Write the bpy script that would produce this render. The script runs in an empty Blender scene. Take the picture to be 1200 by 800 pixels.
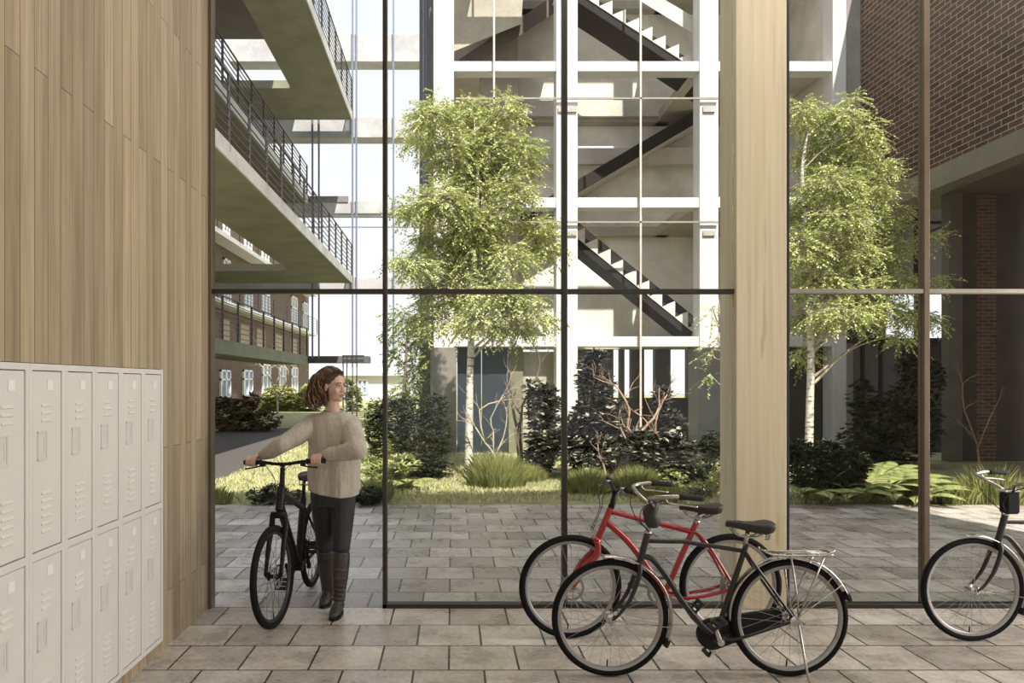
import bpy, math, random
import numpy as np
from mathutils import Vector, Matrix, Quaternion
random.seed(7); RNG = np.random.default_rng(11)
PI = math.pi
COL = bpy.context.scene.collection
V = Vector

# ------------------------------------------------------------------ camera geometry
CAM_Z = 1.65; F = 900.0; VX = 530.0; VY = 450.0
def W(px, py, Y):
    return V(((px - VX) / F * Y, Y, CAM_Z - (py - VY) / F * Y))
def gx(px, Y): return (px - VX) / F * Y
def gz(py, Y): return CAM_Z - (py - VY) / F * Y

# ------------------------------------------------------------------ materials
def nodes_of(m):
    m.use_nodes = True
    nt = m.node_tree
    b = nt.nodes.get('Principled BSDF')
    return nt, b
def N(nt, t, **kw):
    n = nt.nodes.new(t)
    for k, v in kw.items():
        if k in n.inputs.keys() if isinstance(k, str) else False: n.inputs[k].default_value = v
        else: setattr(n, k, v)
    return n
def ramp(nt, fac, stops):
    r = nt.nodes.new('ShaderNodeValToRGB')
    el = r.color_ramp.elements
    while len(el) < len(stops): el.new(0.5)
    for e, (p, c) in zip(el, stops):
        e.position = p; e.color = (*c, 1)
    nt.links.new(fac, r.inputs['Fac'])
    return r.outputs['Color']
def coords(nt, order='xyz', scale=(1, 1, 1), shift=(0, 0, 0)):
    tc = nt.nodes.new('ShaderNodeTexCoord')
    sp = nt.nodes.new('ShaderNodeSeparateXYZ'); nt.links.new(tc.outputs['Object'], sp.inputs[0])
    cb = nt.nodes.new('ShaderNodeCombineXYZ')
    for i, ch in enumerate(order):
        if ch in 'xyz': nt.links.new(sp.outputs['xyz'.index(ch)], cb.inputs[i])
    mp = nt.nodes.new('ShaderNodeMapping'); nt.links.new(cb.outputs[0], mp.inputs['Vector'])
    mp.inputs['Scale'].default_value = scale; mp.inputs['Location'].default_value = shift
    return mp.outputs[0]
def mix(nt, fac, a, b, mode='MIX'):
    m = nt.nodes.new('ShaderNodeMix'); m.data_type = 'RGBA'; m.blend_type = mode
    for sock, v in ((m.inputs[0], fac), (m.inputs[6], a), (m.inputs[7], b)):
        if isinstance(v, (int, float)): sock.default_value = v
        elif isinstance(v, tuple): sock.default_value = (*v, 1) if len(v) == 3 else v
        else: nt.links.new(v, sock)
    return m.outputs[2]
def bump(nt, b, h, strength=0.3, dist=0.01):
    n = nt.nodes.new('ShaderNodeBump'); n.inputs['Strength'].default_value = strength
    n.inputs['Distance'].default_value = dist
    nt.links.new(h, n.inputs['Height']); nt.links.new(n.outputs[0], b.inputs['Normal'])
def noise(nt, vec, scale=5, detail=4, rough=.55):
    n = nt.nodes.new('ShaderNodeTexNoise'); n.inputs['Scale'].default_value = scale
    n.inputs['Detail'].default_value = detail; n.inputs['Roughness'].default_value = rough
    if vec is not None: nt.links.new(vec, n.inputs['Vector'])
    return n.outputs['Fac']
MATS = {}
def mat(name, col, rough=.5, metal=0., var=.12, scale=8., bmp=0., bscale=None, spec=.5, coat=0.):
    if name in MATS: return MATS[name]
    m = bpy.data.materials.new(name); nt, b = nodes_of(m)
    v = coords(nt)
    f = noise(nt, v, scale)
    lo = tuple(c * (1 - var) for c in col); hi = tuple(min(1, c * (1 + var)) for c in col)
    nt.links.new(ramp(nt, f, [(.3, lo), (.7, hi)]), b.inputs['Base Color'])
    b.inputs['Roughness'].default_value = rough; b.inputs['Metallic'].default_value = metal
    b.inputs['Specular IOR Level'].default_value = spec
    b.inputs['Coat Weight'].default_value = coat
    if bmp: bump(nt, b, noise(nt, v, bscale or scale * 4), bmp, .01)
    MATS[name] = m; return m

def mat_pavers():
    m = bpy.data.materials.new('stone_pavers'); nt, b = nodes_of(m)
    v = coords(nt, 'xy0', shift=(0.02 + .407 * 40, -5.679 + .415 * 60, 0))
    br = nt.nodes.new('ShaderNodeTexBrick'); nt.links.new(v, br.inputs['Vector'])
    for k, val in (('Scale', 1), ('Mortar Size', .0075), ('Mortar Smooth', .25), ('Brick Width', .407), ('Row Height', .415), ('Bias', 0)):
        br.inputs[k].default_value = val
    br.offset = .5
    br.inputs['Color1'].default_value = (0, 0, 0, 1); br.inputs['Color2'].default_value = (1, 1, 1, 1); br.inputs['Mortar'].default_value = (.5, .5, .5, 1)
    base = ramp(nt, br.outputs['Color'], [(0, (.30, .275, .255)), (.5, (.42, .39, .365)), (1, (.55, .515, .485))])
    n1 = noise(nt, v, 3.2, 6, .65); n2 = noise(nt, v, 30, 5, .7)
    c = mix(nt, .58, base, ramp(nt, n1, [(.3, (.25, .23, .21)), (.7, (.85, .82, .78))]), 'OVERLAY')
    c = mix(nt, .55, c, ramp(nt, n2, [(.3, (.3, .3, .3)), (.7, (.75, .74, .72))]), 'OVERLAY')
    c = mix(nt, br.outputs['Fac'], c, (.045, .04, .035))
    nt.links.new(c, b.inputs['Base Color'])
    r = ramp(nt, n1, [(.3, (.20, .20, .20)), (.7, (.42, .42, .42))])
    nt.links.new(r, b.inputs['Roughness'])
    mth = nt.nodes.new('ShaderNodeMath'); mth.operation = 'MULTIPLY_ADD'
    nt.links.new(br.outputs['Fac'], mth.inputs[0]); mth.inputs[1].default_value = -1.6; nt.links.new(n2, mth.inputs[2])
    bump(nt, b, mth.outputs[0], .35, .008)
    return m
def mat_boards():
    m = bpy.data.materials.new('ash_boards'); nt, b = nodes_of(m)
    v = coords(nt, 'zy0', shift=(-.35 + 2.66 * 4 - .34 * 2.66, .11 * 200, 0))
    br = nt.nodes.new('ShaderNodeTexBrick'); nt.links.new(v, br.inputs['Vector'])
    for k, val in (('Scale', 1), ('Mortar Size', .0022), ('Mortar Smooth', .2), ('Brick Width', 2.66), ('Row Height', .11), ('Bias', 0)):
        br.inputs[k].default_value = val
    br.offset = .34
    br.inputs['Color1'].default_value = (0, 0, 0, 1); br.inputs['Color2'].default_value = (1, 1, 1, 1); br.inputs['Mortar'].default_value = (.5, .5, .5, 1)
    base = ramp(nt, br.outputs['Color'], [(0, (.33, .27, .185)), (.5, (.41, .34, .235)), (1, (.48, .405, .285))])
    # each board gets its own grain by offsetting with the board's tone
    g = coords(nt, 'zyx', scale=(1.1, 26, 26))
    add = nt.nodes.new('ShaderNodeVectorMath'); add.operation = 'MULTIPLY_ADD'
    nt.links.new(br.outputs['Color'], add.inputs[0]); add.inputs[1].default_value = (9, 5, 3); nt.links.new(g, add.inputs[2])
    n1 = noise(nt, add.outputs[0], 1.0, 5, .6)
    c = mix(nt, .6, base, ramp(nt, n1, [(.25, (.25, .21, .17)), (.5, (.52, .5, .48)), (.75, (.72, .7, .66))]), 'OVERLAY')
    wv = nt.nodes.new('ShaderNodeTexWave'); wv.bands_direction = 'Y'
    g2 = coords(nt, 'zyx', scale=(.55, 7, 1)); add2 = nt.nodes.new('ShaderNodeVectorMath'); add2.operation = 'MULTIPLY_ADD'
    nt.links.new(br.outputs['Color'], add2.inputs[0]); add2.inputs[1].default_value = (7, 11, 3); nt.links.new(g2, add2.inputs[2])
    nt.links.new(add2.outputs[0], wv.inputs['Vector'])
    for k, val in (('Scale', 2.2), ('Distortion', 5), ('Detail', 2), ('Detail Scale', 1.2)): wv.inputs[k].default_value = val
    c = mix(nt, .22, c, ramp(nt, wv.outputs['Fac'], [(0, (.3, .25, .2)), (.6, (.55, .53, .5))]), 'OVERLAY')
    c = mix(nt, br.outputs['Fac'], c, (.10, .07, .045))
    nt.links.new(c, b.inputs['Base Color']); b.inputs['Roughness'].default_value = .42
    inv = nt.nodes.new('ShaderNodeMath'); inv.operation = 'SUBTRACT'; inv.inputs[0].default_value = 1; nt.links.new(br.outputs['Fac'], inv.inputs[1])
    bump(nt, b, inv.outputs[0], .5, .004)
    return m
def mat_glulam():
    m = bpy.data.materials.new('glulam_timber'); nt, b = nodes_of(m)
    v = coords(nt, 'zyx', scale=(.7, 24, 24))
    n1 = noise(nt, v, 1, 6, .6)
    c = ramp(nt, n1, [(.25, (.50, .415, .27)), (.5, (.60, .52, .36)), (.8, (.68, .61, .45))])
    k = noise(nt, coords(nt, 'zyx', scale=(1.3, 9, 9)), 1.1, 2, .5)
    c = mix(nt, ramp(nt, k, [(.66, (0, 0, 0)), (.74, (.55, .55, .55))]), c, (.45, .28, .10))
    nt.links.new(c, b.inputs['Base Color']); b.inputs['Roughness'].default_value = .5
    bump(nt, b, n1, .12, .003)
    return m
def mat_brick(name, order, c1, c2, mortar, w=.24, h=.08):
    m = bpy.data.materials.new(name); nt, b = nodes_of(m)
    v = coords(nt, order, shift=(24, 8, 0))
    br = nt.nodes.new('ShaderNodeTexBrick'); nt.links.new(v, br.inputs['Vector'])
    for k, val in (('Scale', 1), ('Mortar Size', .009), ('Mortar Smooth', .1), ('Brick Width', w), ('Row Height', h), ('Bias', -.1)):
        br.inputs[k].default_value = val
    br.inputs['Color1'].default_value = (*c1, 1); br.inputs['Color2'].default_value = (*c2, 1); br.inputs['Mortar'].default_value = (*mortar, 1)
    n1 = noise(nt, v, 1.5, 4)
    c = mix(nt, .4, br.outputs['Color'], ramp(nt, n1, [(.3, (.3, .3, .3)), (.7, (.7, .68, .66))]), 'OVERLAY')
    nt.links.new(c, b.inputs['Base Color']); b.inputs['Roughness'].default_value = .85
    inv = nt.nodes.new('ShaderNodeMath'); inv.operation = 'SUBTRACT'; inv.inputs[0].default_value = 1; nt.links.new(br.outputs['Fac'], inv.inputs[1])
    bump(nt, b, inv.outputs[0], .6, .006)
    return m
def mat_concrete(name, col):
    m = bpy.data.materials.new(name); nt, b = nodes_of(m)
    v = coords(nt)
    n1 = noise(nt, v, 1.1, 6, .6); n2 = noise(nt, v, 14, 4, .6)
    c = ramp(nt, n1, [(.3, tuple(x * .78 for x in col)), (.7, tuple(x * 1.15 for x in col))])
    c = mix(nt, .2, c, ramp(nt, n2, [(.35, (.35, .35, .35)), (.65, (.65, .65, .65))]), 'OVERLAY')
    nt.links.new(c, b.inputs['Base Color']); b.inputs['Roughness'].default_value = .75
    bump(nt, b, n2, .1, .01)
    return m
def mat_leaf(name, c1, c2, trans=.35, rough=.5, gloss=.0, c3=None):
    m = bpy.data.materials.new(name); nt, b = nodes_of(m)
    g = nt.nodes.new('ShaderNodeNewGeometry')
    c = ramp(nt, g.outputs['Random Per Island'], [(0, c1), (1, c2)] if c3 is None else [(0, c1), (.72, c2), (.86, c3)])
    nt.links.new(c, b.inputs['Base Color']); b.inputs['Roughness'].default_value = rough
    b.inputs['Specular IOR Level'].default_value = .3 + gloss
    tr = nt.nodes.new('ShaderNodeBsdfTranslucent'); nt.links.new(c, tr.inputs['Color'])
    mx = nt.nodes.new('ShaderNodeMixShader'); mx.inputs[0].default_value = trans
    out = nt.nodes.get('Material Output')
    nt.links.new(b.outputs[0], mx.inputs[1]); nt.links.new(tr.outputs[0], mx.inputs[2]); nt.links.new(mx.outputs[0], out.inputs['Surface'])
    return m
def mat_glass(name, tint=(.965, .965, .95), gl=.55):
    m = bpy.data.materials.new(name); nt, b = nodes_of(m)
    nt.nodes.remove(b)
    fr = nt.nodes.new('ShaderNodeFresnel'); fr.inputs['IOR'].default_value = 1.35
    ml = nt.nodes.new('ShaderNodeMath'); ml.operation = 'MULTIPLY'; nt.links.new(fr.outputs[0], ml.inputs[0]); ml.inputs[1].default_value = gl
    t = nt.nodes.new('ShaderNodeBsdfTransparent'); t.inputs['Color'].default_value = (*tint, 1)
    g = nt.nodes.new('ShaderNodeBsdfGlossy'); g.inputs['Roughness'].default_value = 0
    mx = nt.nodes.new('ShaderNodeMixShader'); nt.links.new(ml.outputs[0], mx.inputs[0]); nt.links.new(t.outputs[0], mx.inputs[1]); nt.links.new(g.outputs[0], mx.inputs[2])
    nt.links.new(mx.outputs[0], nt.nodes.get('Material Output').inputs['Surface'])
    return m
def mat_birch():
    m = bpy.data.materials.new('birch_bark'); nt, b = nodes_of(m)
    v = coords(nt, 'xyz', scale=(4, 4, 16))
    n1 = noise(nt, v, 1.4, 3, .6)
    c = ramp(nt, n1, [(.36, (.07, .06, .05)), (.44, (.5, .46, .4)), (.7, (.72, .68, .6))])
    nt.links.new(c, b.inputs['Base Color']); b.inputs['Roughness'].default_value = .7
    return m

# ------------------------------------------------------------------ mesh builder
class MB:
    def __init__(s): s.v = []; s.f = []
    def add(s, vs, fs):
        o = len(s.v); s.v.extend([tuple(p) for p in vs]); s.f.extend([tuple(i + o for i in f) for f in fs]); return s
    def box(s, a, b, bev=0.):
        x0, x1 = sorted((a[0], b[0])); y0, y1 = sorted((a[1], b[1])); z0, z1 = sorted((a[2], b[2]))
        if bev <= 0:
            vs = [(x, y, z) for x in (x0, x1) for y in (y0, y1) for z in (z0, z1)]
            return s.add(vs, [(0, 1, 3, 2), (4, 6, 7, 5), (0, 4, 5, 1), (2, 3, 7, 6), (0, 2, 6, 4), (1, 5, 7, 3)])
        c = min(bev, (x1 - x0) / 2.01, (y1 - y0) / 2.01, (z1 - z0) / 2.01)
        vs = []; idx = {}
        for ix, (xa, sx) in enumerate(((x0, 1), (x1, -1))):
            for iy, (ya, sy) in enumerate(((y0, 1), (y1, -1))):
                for iz, (za, sz) in enumerate(((z0, 1), (z1, -1))):
                    for ax in range(3):
                        p = [xa + sx * c, ya + sy * c, za + sz * c]; p[ax] = (xa, ya, za)[ax]
                        idx[(ix, iy, iz, ax)] = len(vs); vs.append(tuple(p))
        fs = []
        for i in (0, 1):
            fs.append(tuple(idx[(i, a_, b_, 0)] for a_, b_ in ((0, 0), (0, 1), (1, 1), (1, 0))))
            fs.append(tuple(idx[(a_, i, b_, 1)] for a_, b_ in ((0, 0), (0, 1), (1, 1), (1, 0))))
            fs.append(tuple(idx[(a_, b_, i, 2)] for a_, b_ in ((0, 0), (0, 1), (1, 1), (1, 0))))
            for j in (0, 1):
                fs.append((idx[(i, j, 0, 0)], idx[(i, j, 1, 0)], idx[(i, j, 1, 1)], idx[(i, j, 0, 1)]))
                fs.append((idx[(i, 0, j, 0)], idx[(i, 1, j, 0)], idx[(i, 1, j, 2)], idx[(i, 0, j, 2)]))
                fs.append((idx[(0, i, j, 1)], idx[(1, i, j, 1)], idx[(1, i, j, 2)], idx[(0, i, j, 2)]))
                for k in (0, 1): fs.append(tuple(idx[(i, j, k, ax)] for ax in range(3)))
        return s.add(vs, fs)
    def tube(s, pts, r, n=8, closed=False, caps=True, flat=1., up=None):
        pts = [V(p) for p in pts]; m = len(pts)
        rs = r if isinstance(r, (list, tuple)) else [r] * m
        tang = []
        for i in range(m):
            a = pts[(i - 1) % m] if (closed or i > 0) else pts[i]
            b = pts[(i + 1) % m] if (closed or i < m - 1) else pts[i]
            t = (b - a); tang.append(t.normalized() if t.length > 1e-9 else V((0, 0, 1)))
        u = V(up) if up else (V((0, 0, 1)) if abs(tang[0].z) < .9 else V((0, 1, 0)))
        u = (u - tang[0] * u.dot(tang[0])).normalized()
        vs = []
        for i in range(m):
            t = tang[i]; u = (u - t * u.dot(t))
            u = u.normalized() if u.length > 1e-6 else t.orthogonal().normalized()
            w = t.cross(u)
            for k in range(n):
                a = 2 * PI * k / n
                vs.append(pts[i] + (u * math.cos(a) * flat + w * math.sin(a)) * rs[i])
        fs = []
        for i in range(m if closed else m - 1):
            j = (i + 1) % m
            for k in range(n):
                l = (k + 1) % n
                fs.append((i * n + k, i * n + l, j * n + l, j * n + k))
        if caps and not closed:
            fs.append(tuple(reversed(range(n)))); fs.append(tuple((m - 1) * n + k for k in range(n)))
        return s.add(vs, fs)
    def rings(s, rings, caps=True, closed=False):
        n = len(rings[0]); vs = [p for r in rings for p in r]; m = len(rings); fs = []
        for i in range(m if closed else m - 1):
            j = (i + 1) % m
            for k in range(n):
                l = (k + 1) % n; fs.append((i * n + k, i * n + l, j * n + l, j * n + k))
        if caps and not closed: fs.append(tuple(reversed(range(n)))); fs.append(tuple((m - 1) * n + k for k in range(n)))
        return s.add(vs, fs)
    def lathe_y(s, prof, n=24, c=(0, 0, 0)):      # profile of (radius, y) around the local y axis
        return s.rings([[(c[0] + r * math.cos(2 * PI * k / n), c[1] + y, c[2] + r * math.sin(2 * PI * k / n)) for k in range(n)] for r, y in prof])
    def ell(s, c, r, M=None, n=14, m=9):
        rs = []
        for i in range(m + 1):
            t = PI * (i + .02) / (m + .04); ring = []
            for k in range(n):
                a = 2 * PI * k / n
                p = V((r[0] * math.sin(t) * math.cos(a), r[1] * math.sin(t) * math.sin(a), r[2] * math.cos(t)))
                if M is not None: p = M @ p
                ring.append(V(c) + p)
            rs.append(ring)
        return s.rings(rs)
    def cone(s, a, ra, b, rb, n=14):
        a = V(a); b = V(b); d = (b - a); L = d.length; d.normalize()
        pts = []; rr = []
        for t in (-1, -.85, -.5, 0):
            pts.append(a + d * t * ra); rr.append(max(.05, math.sqrt(max(0, 1 - t * t))) * ra)
        for t in (0.0001, .5, .85, 1):
            pts.append(b + d * t * rb); rr.append(max(.05, math.sqrt(max(0, 1 - t * t))) * rb)
        return s.tube(pts, rr, n)
def smooth_path(p, k=6, closed=False):
    p = [V(q) for q in p]; out = []; m = len(p)
    rng = range(m) if closed else range(m - 1)
    for i in rng:
        if closed: a, b, c, d = p[i - 1], p[i], p[(i + 1) % m], p[(i + 2) % m]
        else: a, b, c, d = p[max(i - 1, 0)], p[i], p[i + 1], p[min(i + 2, m - 1)]
        for j in range(k):
            t = j / k
            out.append(.5 * ((2 * b) + (c - a) * t + (2 * a - 5 * b + 4 * c - d) * t * t + (3 * b - a - 3 * c + d) * t ** 3))
    if not closed: out.append(p[-1])
    return out
def lerp_list(vals, n):
    out = []
    for i in range(n):
        t = i / (n - 1) * (len(vals) - 1); k = min(int(t), len(vals) - 2); out.append(vals[k] + (vals[k + 1] - vals[k]) * (t - k))
    return out

def link(o, parent=None, world=True):
    COL.objects.link(o)
    if parent is not None:
        o.parent = parent
        if world:
            top = parent; M = Matrix.Identity(4)
            while top is not None:
                M = (top.matrix_parent_inverse @ top.matrix_basis if top.parent else top.matrix_basis) @ M
                top = top.parent
            o.matrix_parent_inverse = M.inverted()
    return o
def obj(name, mb, m, parent=None, world=True, smooth=False, auto=None):
    me = bpy.data.meshes.new(name)
    if isinstance(mb, MB): me.from_pydata(mb.v, [], mb.f)
    else: me = mb
    me.materials.append(m)
    if smooth and auto is None: me.polygons.foreach_set('use_smooth', [True] * len(me.polygons))
    me.update()
    o = bpy.data.objects.new(name, me); link(o, parent, world)
    if auto is not None:
        me.polygons.foreach_set('use_smooth', [True] * len(me.polygons))
        try: me.set_sharp_from_angle(angle=math.radians(auto))
        except Exception: pass
    return o
def recalc(me):
    import bmesh
    b = bmesh.new(); b.from_mesh(me); bmesh.ops.recalc_face_normals(b, faces=b.faces); b.to_mesh(me); b.free()
def tag(o, label, cat, group=None, kind=None):
    o['label'] = label; o['category'] = cat
    if group: o['group'] = group
    if kind: o['kind'] = kind
    return o
def thing(name, loc, label, cat, group=None, rz=0, kind=None):
    o = bpy.data.objects.new(name, None); o.empty_display_size = .1
    COL.objects.link(o); o.location = loc; o.rotation_euler = (0, 0, rz)
    return tag(o, label, cat, group, kind)
def struct(name, mb, m, **kw):
    o = obj(name, mb, m, **kw); o['kind'] = 'structure'; return o
def copy_tree(o, parent=None):
    c = o.copy(); COL.objects.link(c); c.parent = parent
    for ch in list(o.children): copy_tree(ch, c)
    return c
# ------------------------------------------------------------------ shared materials
M_FLOOR = mat_pavers(); M_BOARD = mat_boards(); M_GLUE = mat_glulam()
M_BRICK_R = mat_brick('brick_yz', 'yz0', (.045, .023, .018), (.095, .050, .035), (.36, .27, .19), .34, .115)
M_BRICK_L = mat_brick('brick_left', 'yz0', (.09, .05, .035), (.14, .085, .06), (.2, .15, .11))
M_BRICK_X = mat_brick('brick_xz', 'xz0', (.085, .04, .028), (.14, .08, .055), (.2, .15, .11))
M_CONC = mat_concrete('concrete_warm', (.42, .385, .31)); M_CONC2 = mat_concrete('concrete_pale', (.56, .53, .47))
M_WHITE = mat('white_render', (.60, .59, .575), .6, var=.03)
M_DARK = mat('bronze_frame', (.045, .038, .032), .4, .5, var=.1)
M_TRIM = mat('brown_frame', (.16, .12, .085), .4, .4, var=.1)
M_GLASS = mat_glass('facade_glass')
M_LOCK = mat('locker_enamel', (.77, .755, .72), .35, var=.02)
M_LOCKD = mat('locker_slot', (.36, .345, .32), .5)
M_PLATE = mat('white_plate', (.9, .9, .88), .4, var=.01)
M_RAIL = mat('railing_steel', (.05, .045, .042), .5, .4)
M_NAVY = mat('navy_panel', (.03, .04, .05), .35, var=.15)
M_BROWN = mat('dark_cladding', (.055, .04, .03), .6, var=.3, scale=3)
M_PLASTER = mat('pale_plaster', (.72, .69, .63), .8, var=.03)
M_MAUVE = mat('pale_mauve_panel', (.42, .39, .42), .7, var=.05)

# ------------------------------------------------------------------ the lobby shell
GY = 5.68                       # glass line
CEIL = 5.5
fl = MB(); fl.box((-14, -9, -.12), (16, 10.5, 0)); struct('floor', fl, M_FLOOR)
LY0, LY1 = 2.921, 4.71         # niche of the locker bank
WX = -1.795
w = MB()
w.box((-2.12, -8, 0), (WX, LY0, CEIL)); w.box((-2.12, LY1, 0), (WX, GY - .02, CEIL))
w.box((-2.12, LY0, 0), (WX, LY1, .075)); w.box((-2.12, LY0, 1.742), (WX, LY1, CEIL)); w.box((-2.12, LY0, .075), (-2.08, LY1, 1.742))
struct('wall_left', w, M_BOARD)
c = MB(); c.box((-2.12, -8, CEIL), (7.18, 5.95, CEIL + .2)); c.box((-2.12, 5.75, CEIL + .2), (7.18, 5.95, 6.95)); struct('ceiling', c, M_PLASTER)
w = MB(); w.box((7.0, -8, 0), (7.18, 2.6, CEIL)); w.box((7.0, 5.3, 0), (7.18, GY, CEIL)); w.box((7.0, 2.6, 0), (7.18, 5.3, .3)); w.box((7.0, 2.6, 4.5), (7.18, 5.3, CEIL)); struct('wall_right', w, M_PLASTER)
w = MB(); w.box((-2.12, -8.2, 0), (7.18, -8, .35)); w.box((-2.12, -8.2, 4.9), (7.18, -8, CEIL))
for x in (-2.12, -.1, 2.3, 4.7, 6.93): w.box((x, -8.2, .35), (x + .25, -8, 4.9))
struct('wall_back', w, M_PLASTER)

# ------------------------------------------------------------------ glazed wall frames
t = MB(); t.box((-1.86, 5.64, 0), (-1.772, 5.74, CEIL)); struct('trim_1', t, M_TRIM)
XM = [-.497, .829, 3.494]
for i, x in enumerate(XM):
    t = MB(); hw = (.016, .019, .021)[i]; t.box((x - hw, 5.65, 0 if i else 0), (x + hw, 5.73, CEIL), .003)
    struct('trim_%d' % (i + 2), t, M_DARK if i < 2 else M_TRIM)
t = MB(); t.box((2.452, 5.66, 0), (2.485, 5.73, CEIL)); struct('trim_5', t, M_DARK)
t = MB(); t.box((-1.772, 5.655, 2.318), (2.075, 5.725, 2.352), .003); struct('trim_6', t, M_DARK)
t = MB(); t.box((2.485, 5.655, 2.318), (7.0, 5.725, 2.352), .003); struct('trim_7', t, mat('pale_transom', (.30, .27, .22), .4, .3))
t = MB(); t.box((-.513, 5.65, 0), (2.06, 5.73, .032), .003); struct('trim_8', t, M_DARK)
t = MB(); t.box((2.485, 5.65, 0), (7.0, 5.73, .032), .003); struct('trim_9', t, M_DARK)
t = MB(); t.box((4.84, 5.65, 0), (4.88, 5.73, CEIL), .003); struct('trim_10', t, M_TRIM)
panes = [(-1.772, -.513, 2.352, CEIL), (-.481, .81, .032, 2.318), (-.481, .81, 2.352, CEIL), (.848, 2.075, .032, 2.318), (.848, 2.075, 2.352, CEIL),
         (2.485, 3.473, .032, 2.318), (2.485, 3.473, 2.352, CEIL), (3.515, 4.84, .032, 2.318), (3.515, 4.84, 2.352, CEIL), (4.88, 7.0, .032, 2.318), (4.88, 7.0, 2.352, CEIL)]
for i, (x0, x1, z0, z1) in enumerate(panes):
    p = MB(); p.box((x0, 5.684, z0), (x1, 5.692, z1)); struct('window_%d' % (i + 1), p, M_GLASS)

# timber column
k = MB(); k.box((2.078, 5.625, 0), (2.45, 5.965, CEIL), .006)
col = obj('timber_column', k, M_GLUE); tag(col, 'thick pale glulam timber column standing in the glass wall', 'column')

# ------------------------------------------------------------------ lockers
def louvre(mb, y0, y1, z, x):
    mb.rings([[(x, y0, z), (x, y0, z + .016), (x + .0045, y0, z + .003)], [(x, y1, z), (x, y1, z + .016), (x + .0045, y1, z + .003)]])
def make_locker():
    x0 = WX + .022; wd = .2965
    root = thing('locker', (0, 0, 0), 'x', 'locker', 'two-tier lockers in the wall bank')
    b = MB(); t = .014
    X1 = x0; XB = -2.07
    # carcass: back, sides, top, mid, bottom and the face frame
    b.box((XB, 0, .08), (XB + .01, wd, 1.738))
    for y in (0, wd - .026): b.box((XB, y, .08), (X1, y + .026, 1.738), .002)
    for z, h in ((.08, .026), (.896, .034), (1.71, .028)): b.box((XB, .02, z), (X1 - .0005, wd - .02, z + h))
    obj('body', b, M_LOCK, root, world=False)
    for z0, z1 in ((.934, 1.706), (.11, .892)):
        d = MB(); y0, y1 = .030, wd - .030; xf = X1 - .003
        d.box((xf - .018, y0, z0), (xf, y1, z1), .003)
        H = z1 - z0
        for i in range(3): louvre(d, y0 + .07, y0 + .15, z1 - .155 - i * .033, xf)
        for i in range(6): louvre(d, y0 + .07, y0 + .15, z0 + .07 + i * .033, xf)
        dr = obj('door', d, M_LOCK, root, world=False)
        h = MB(); ya, yb, za, zb = y0 + .035, y0 + .115, z0 + H * .50, z0 + H * .665
        for a_, b_ in (((ya, za), (ya + .010, zb)), ((yb - .010, za), (yb, zb)), ((ya, za), (yb, za + .010)), ((ya, zb - .010), (yb, zb))):
            h.box((xf - .002, a_[0], a_[1]), (xf + .004, b_[0], b_[1]), .001)
        h.box((xf - .001, ya + .008, za + .008), (xf + .001, yb - .008, zb - .008))
        h.box((xf, ya + .052, za + .03), (xf + .003, ya + .062, zb - .03), .001)
        obj('handle', h, mat('locker_cup', (.72, .705, .675), .35, var=.02), dr, world=False)
        n = MB(); yc = (y0 + y1) / 2 + .02; zc = z1 - .06
        n.rings([[(xf - .001, yc - .026, zc - .022), (xf - .001, yc + .026, zc - .022), (xf - .001, yc + .021, zc + .022), (xf - .001, yc - .021, zc + .022)],
                 [(xf + .003, yc - .026, zc - .022), (xf + .003, yc + .026, zc - .022), (xf + .003, yc + .021, zc + .022), (xf + .003, yc - .021, zc + .022)]])
        obj('number_plate', n, M_PLATE, dr, world=False)
    return root
lk = make_locker()
ordn = ['next to the bare timber boards at the end of the bank', 'second from the end of the bank nearest the glass', 'third from the end of the bank nearest the glass',
        'fourth from the end of the bank nearest the glass', 'fifth from the end of the bank nearest the glass', 'sixth from the glass end, cut by the left picture edge', '']
for i in range(6):
    o = lk if i == 0 else copy_tree(lk)
    o.location = (0, LY1 - .298 * (i + 1), 0)
    o['label'] = 'white two-tier metal locker, ' + ordn[i]
# close the unused rest of the niche with boards
# ------------------------------------------------------------------ stair tower
TY = 18.0
SG = TY / F
tw = thing('stair_tower', (gx(675, TY), TY, 0), 'tall white framed concrete stair tower open towards the garden', 'building')
H_T = 15.6
for x0, x1 in ((508, 532), (652, 677), (820, 842), (976, 992)):
    b = MB(); b.box((gx(x0, TY), TY, 0), (gx(x1, TY), TY + .5, H_T), .01); obj('column', b, M_WHITE, tw)
for py0, py1 in ((394, 406), (231, 243), (71, 83), (-92, -80)):
    for x0, x1 in ((532, 652), (677, 820), (842, 976)):
        b = MB(); b.box((gx(x0, TY), TY + .03, gz(py1, TY)), (gx(x1, TY), TY + .42, gz(py0, TY)), .01); obj('beam', b, M_WHITE, tw)
# walls and floors behind the frame
RY = 22.25
b = MB(); b.box((gx(508, TY) + .01, RY, 2.9), (gx(992, TY), RY + .3, H_T)); obj('rear_wall', b, mat_concrete('concrete_rear', (.78, .75, .66)), tw)
b = MB(); b.box((gx(976, TY) + .02, TY + .5, 2.9), (gx(992, TY), RY, H_T)); obj('side_wall', b, M_CONC2, tw)
LV = (2.65, 5.9, 9.12, 12.35)
for i, z in enumerate(LV):
    b = MB(); b.box((gx(508, TY) + .02, TY + .42, z), (gx(560, TY + 2), RY, z + .24)); b.box((gx(560, TY + 2), TY + 3.9, z), (gx(840, TY), RY, z + .24))
    b.box((gx(822, TY), TY + .42, z), (gx(976, TY), RY, z + .24))
    obj('floor_slab', b, M_CONC, tw)
b = MB(); b.box((gx(508, TY), TY, H_T), (gx(992, TY), RY + .3, H_T + .3)); obj('roof', b, M_CONC, tw)
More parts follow.
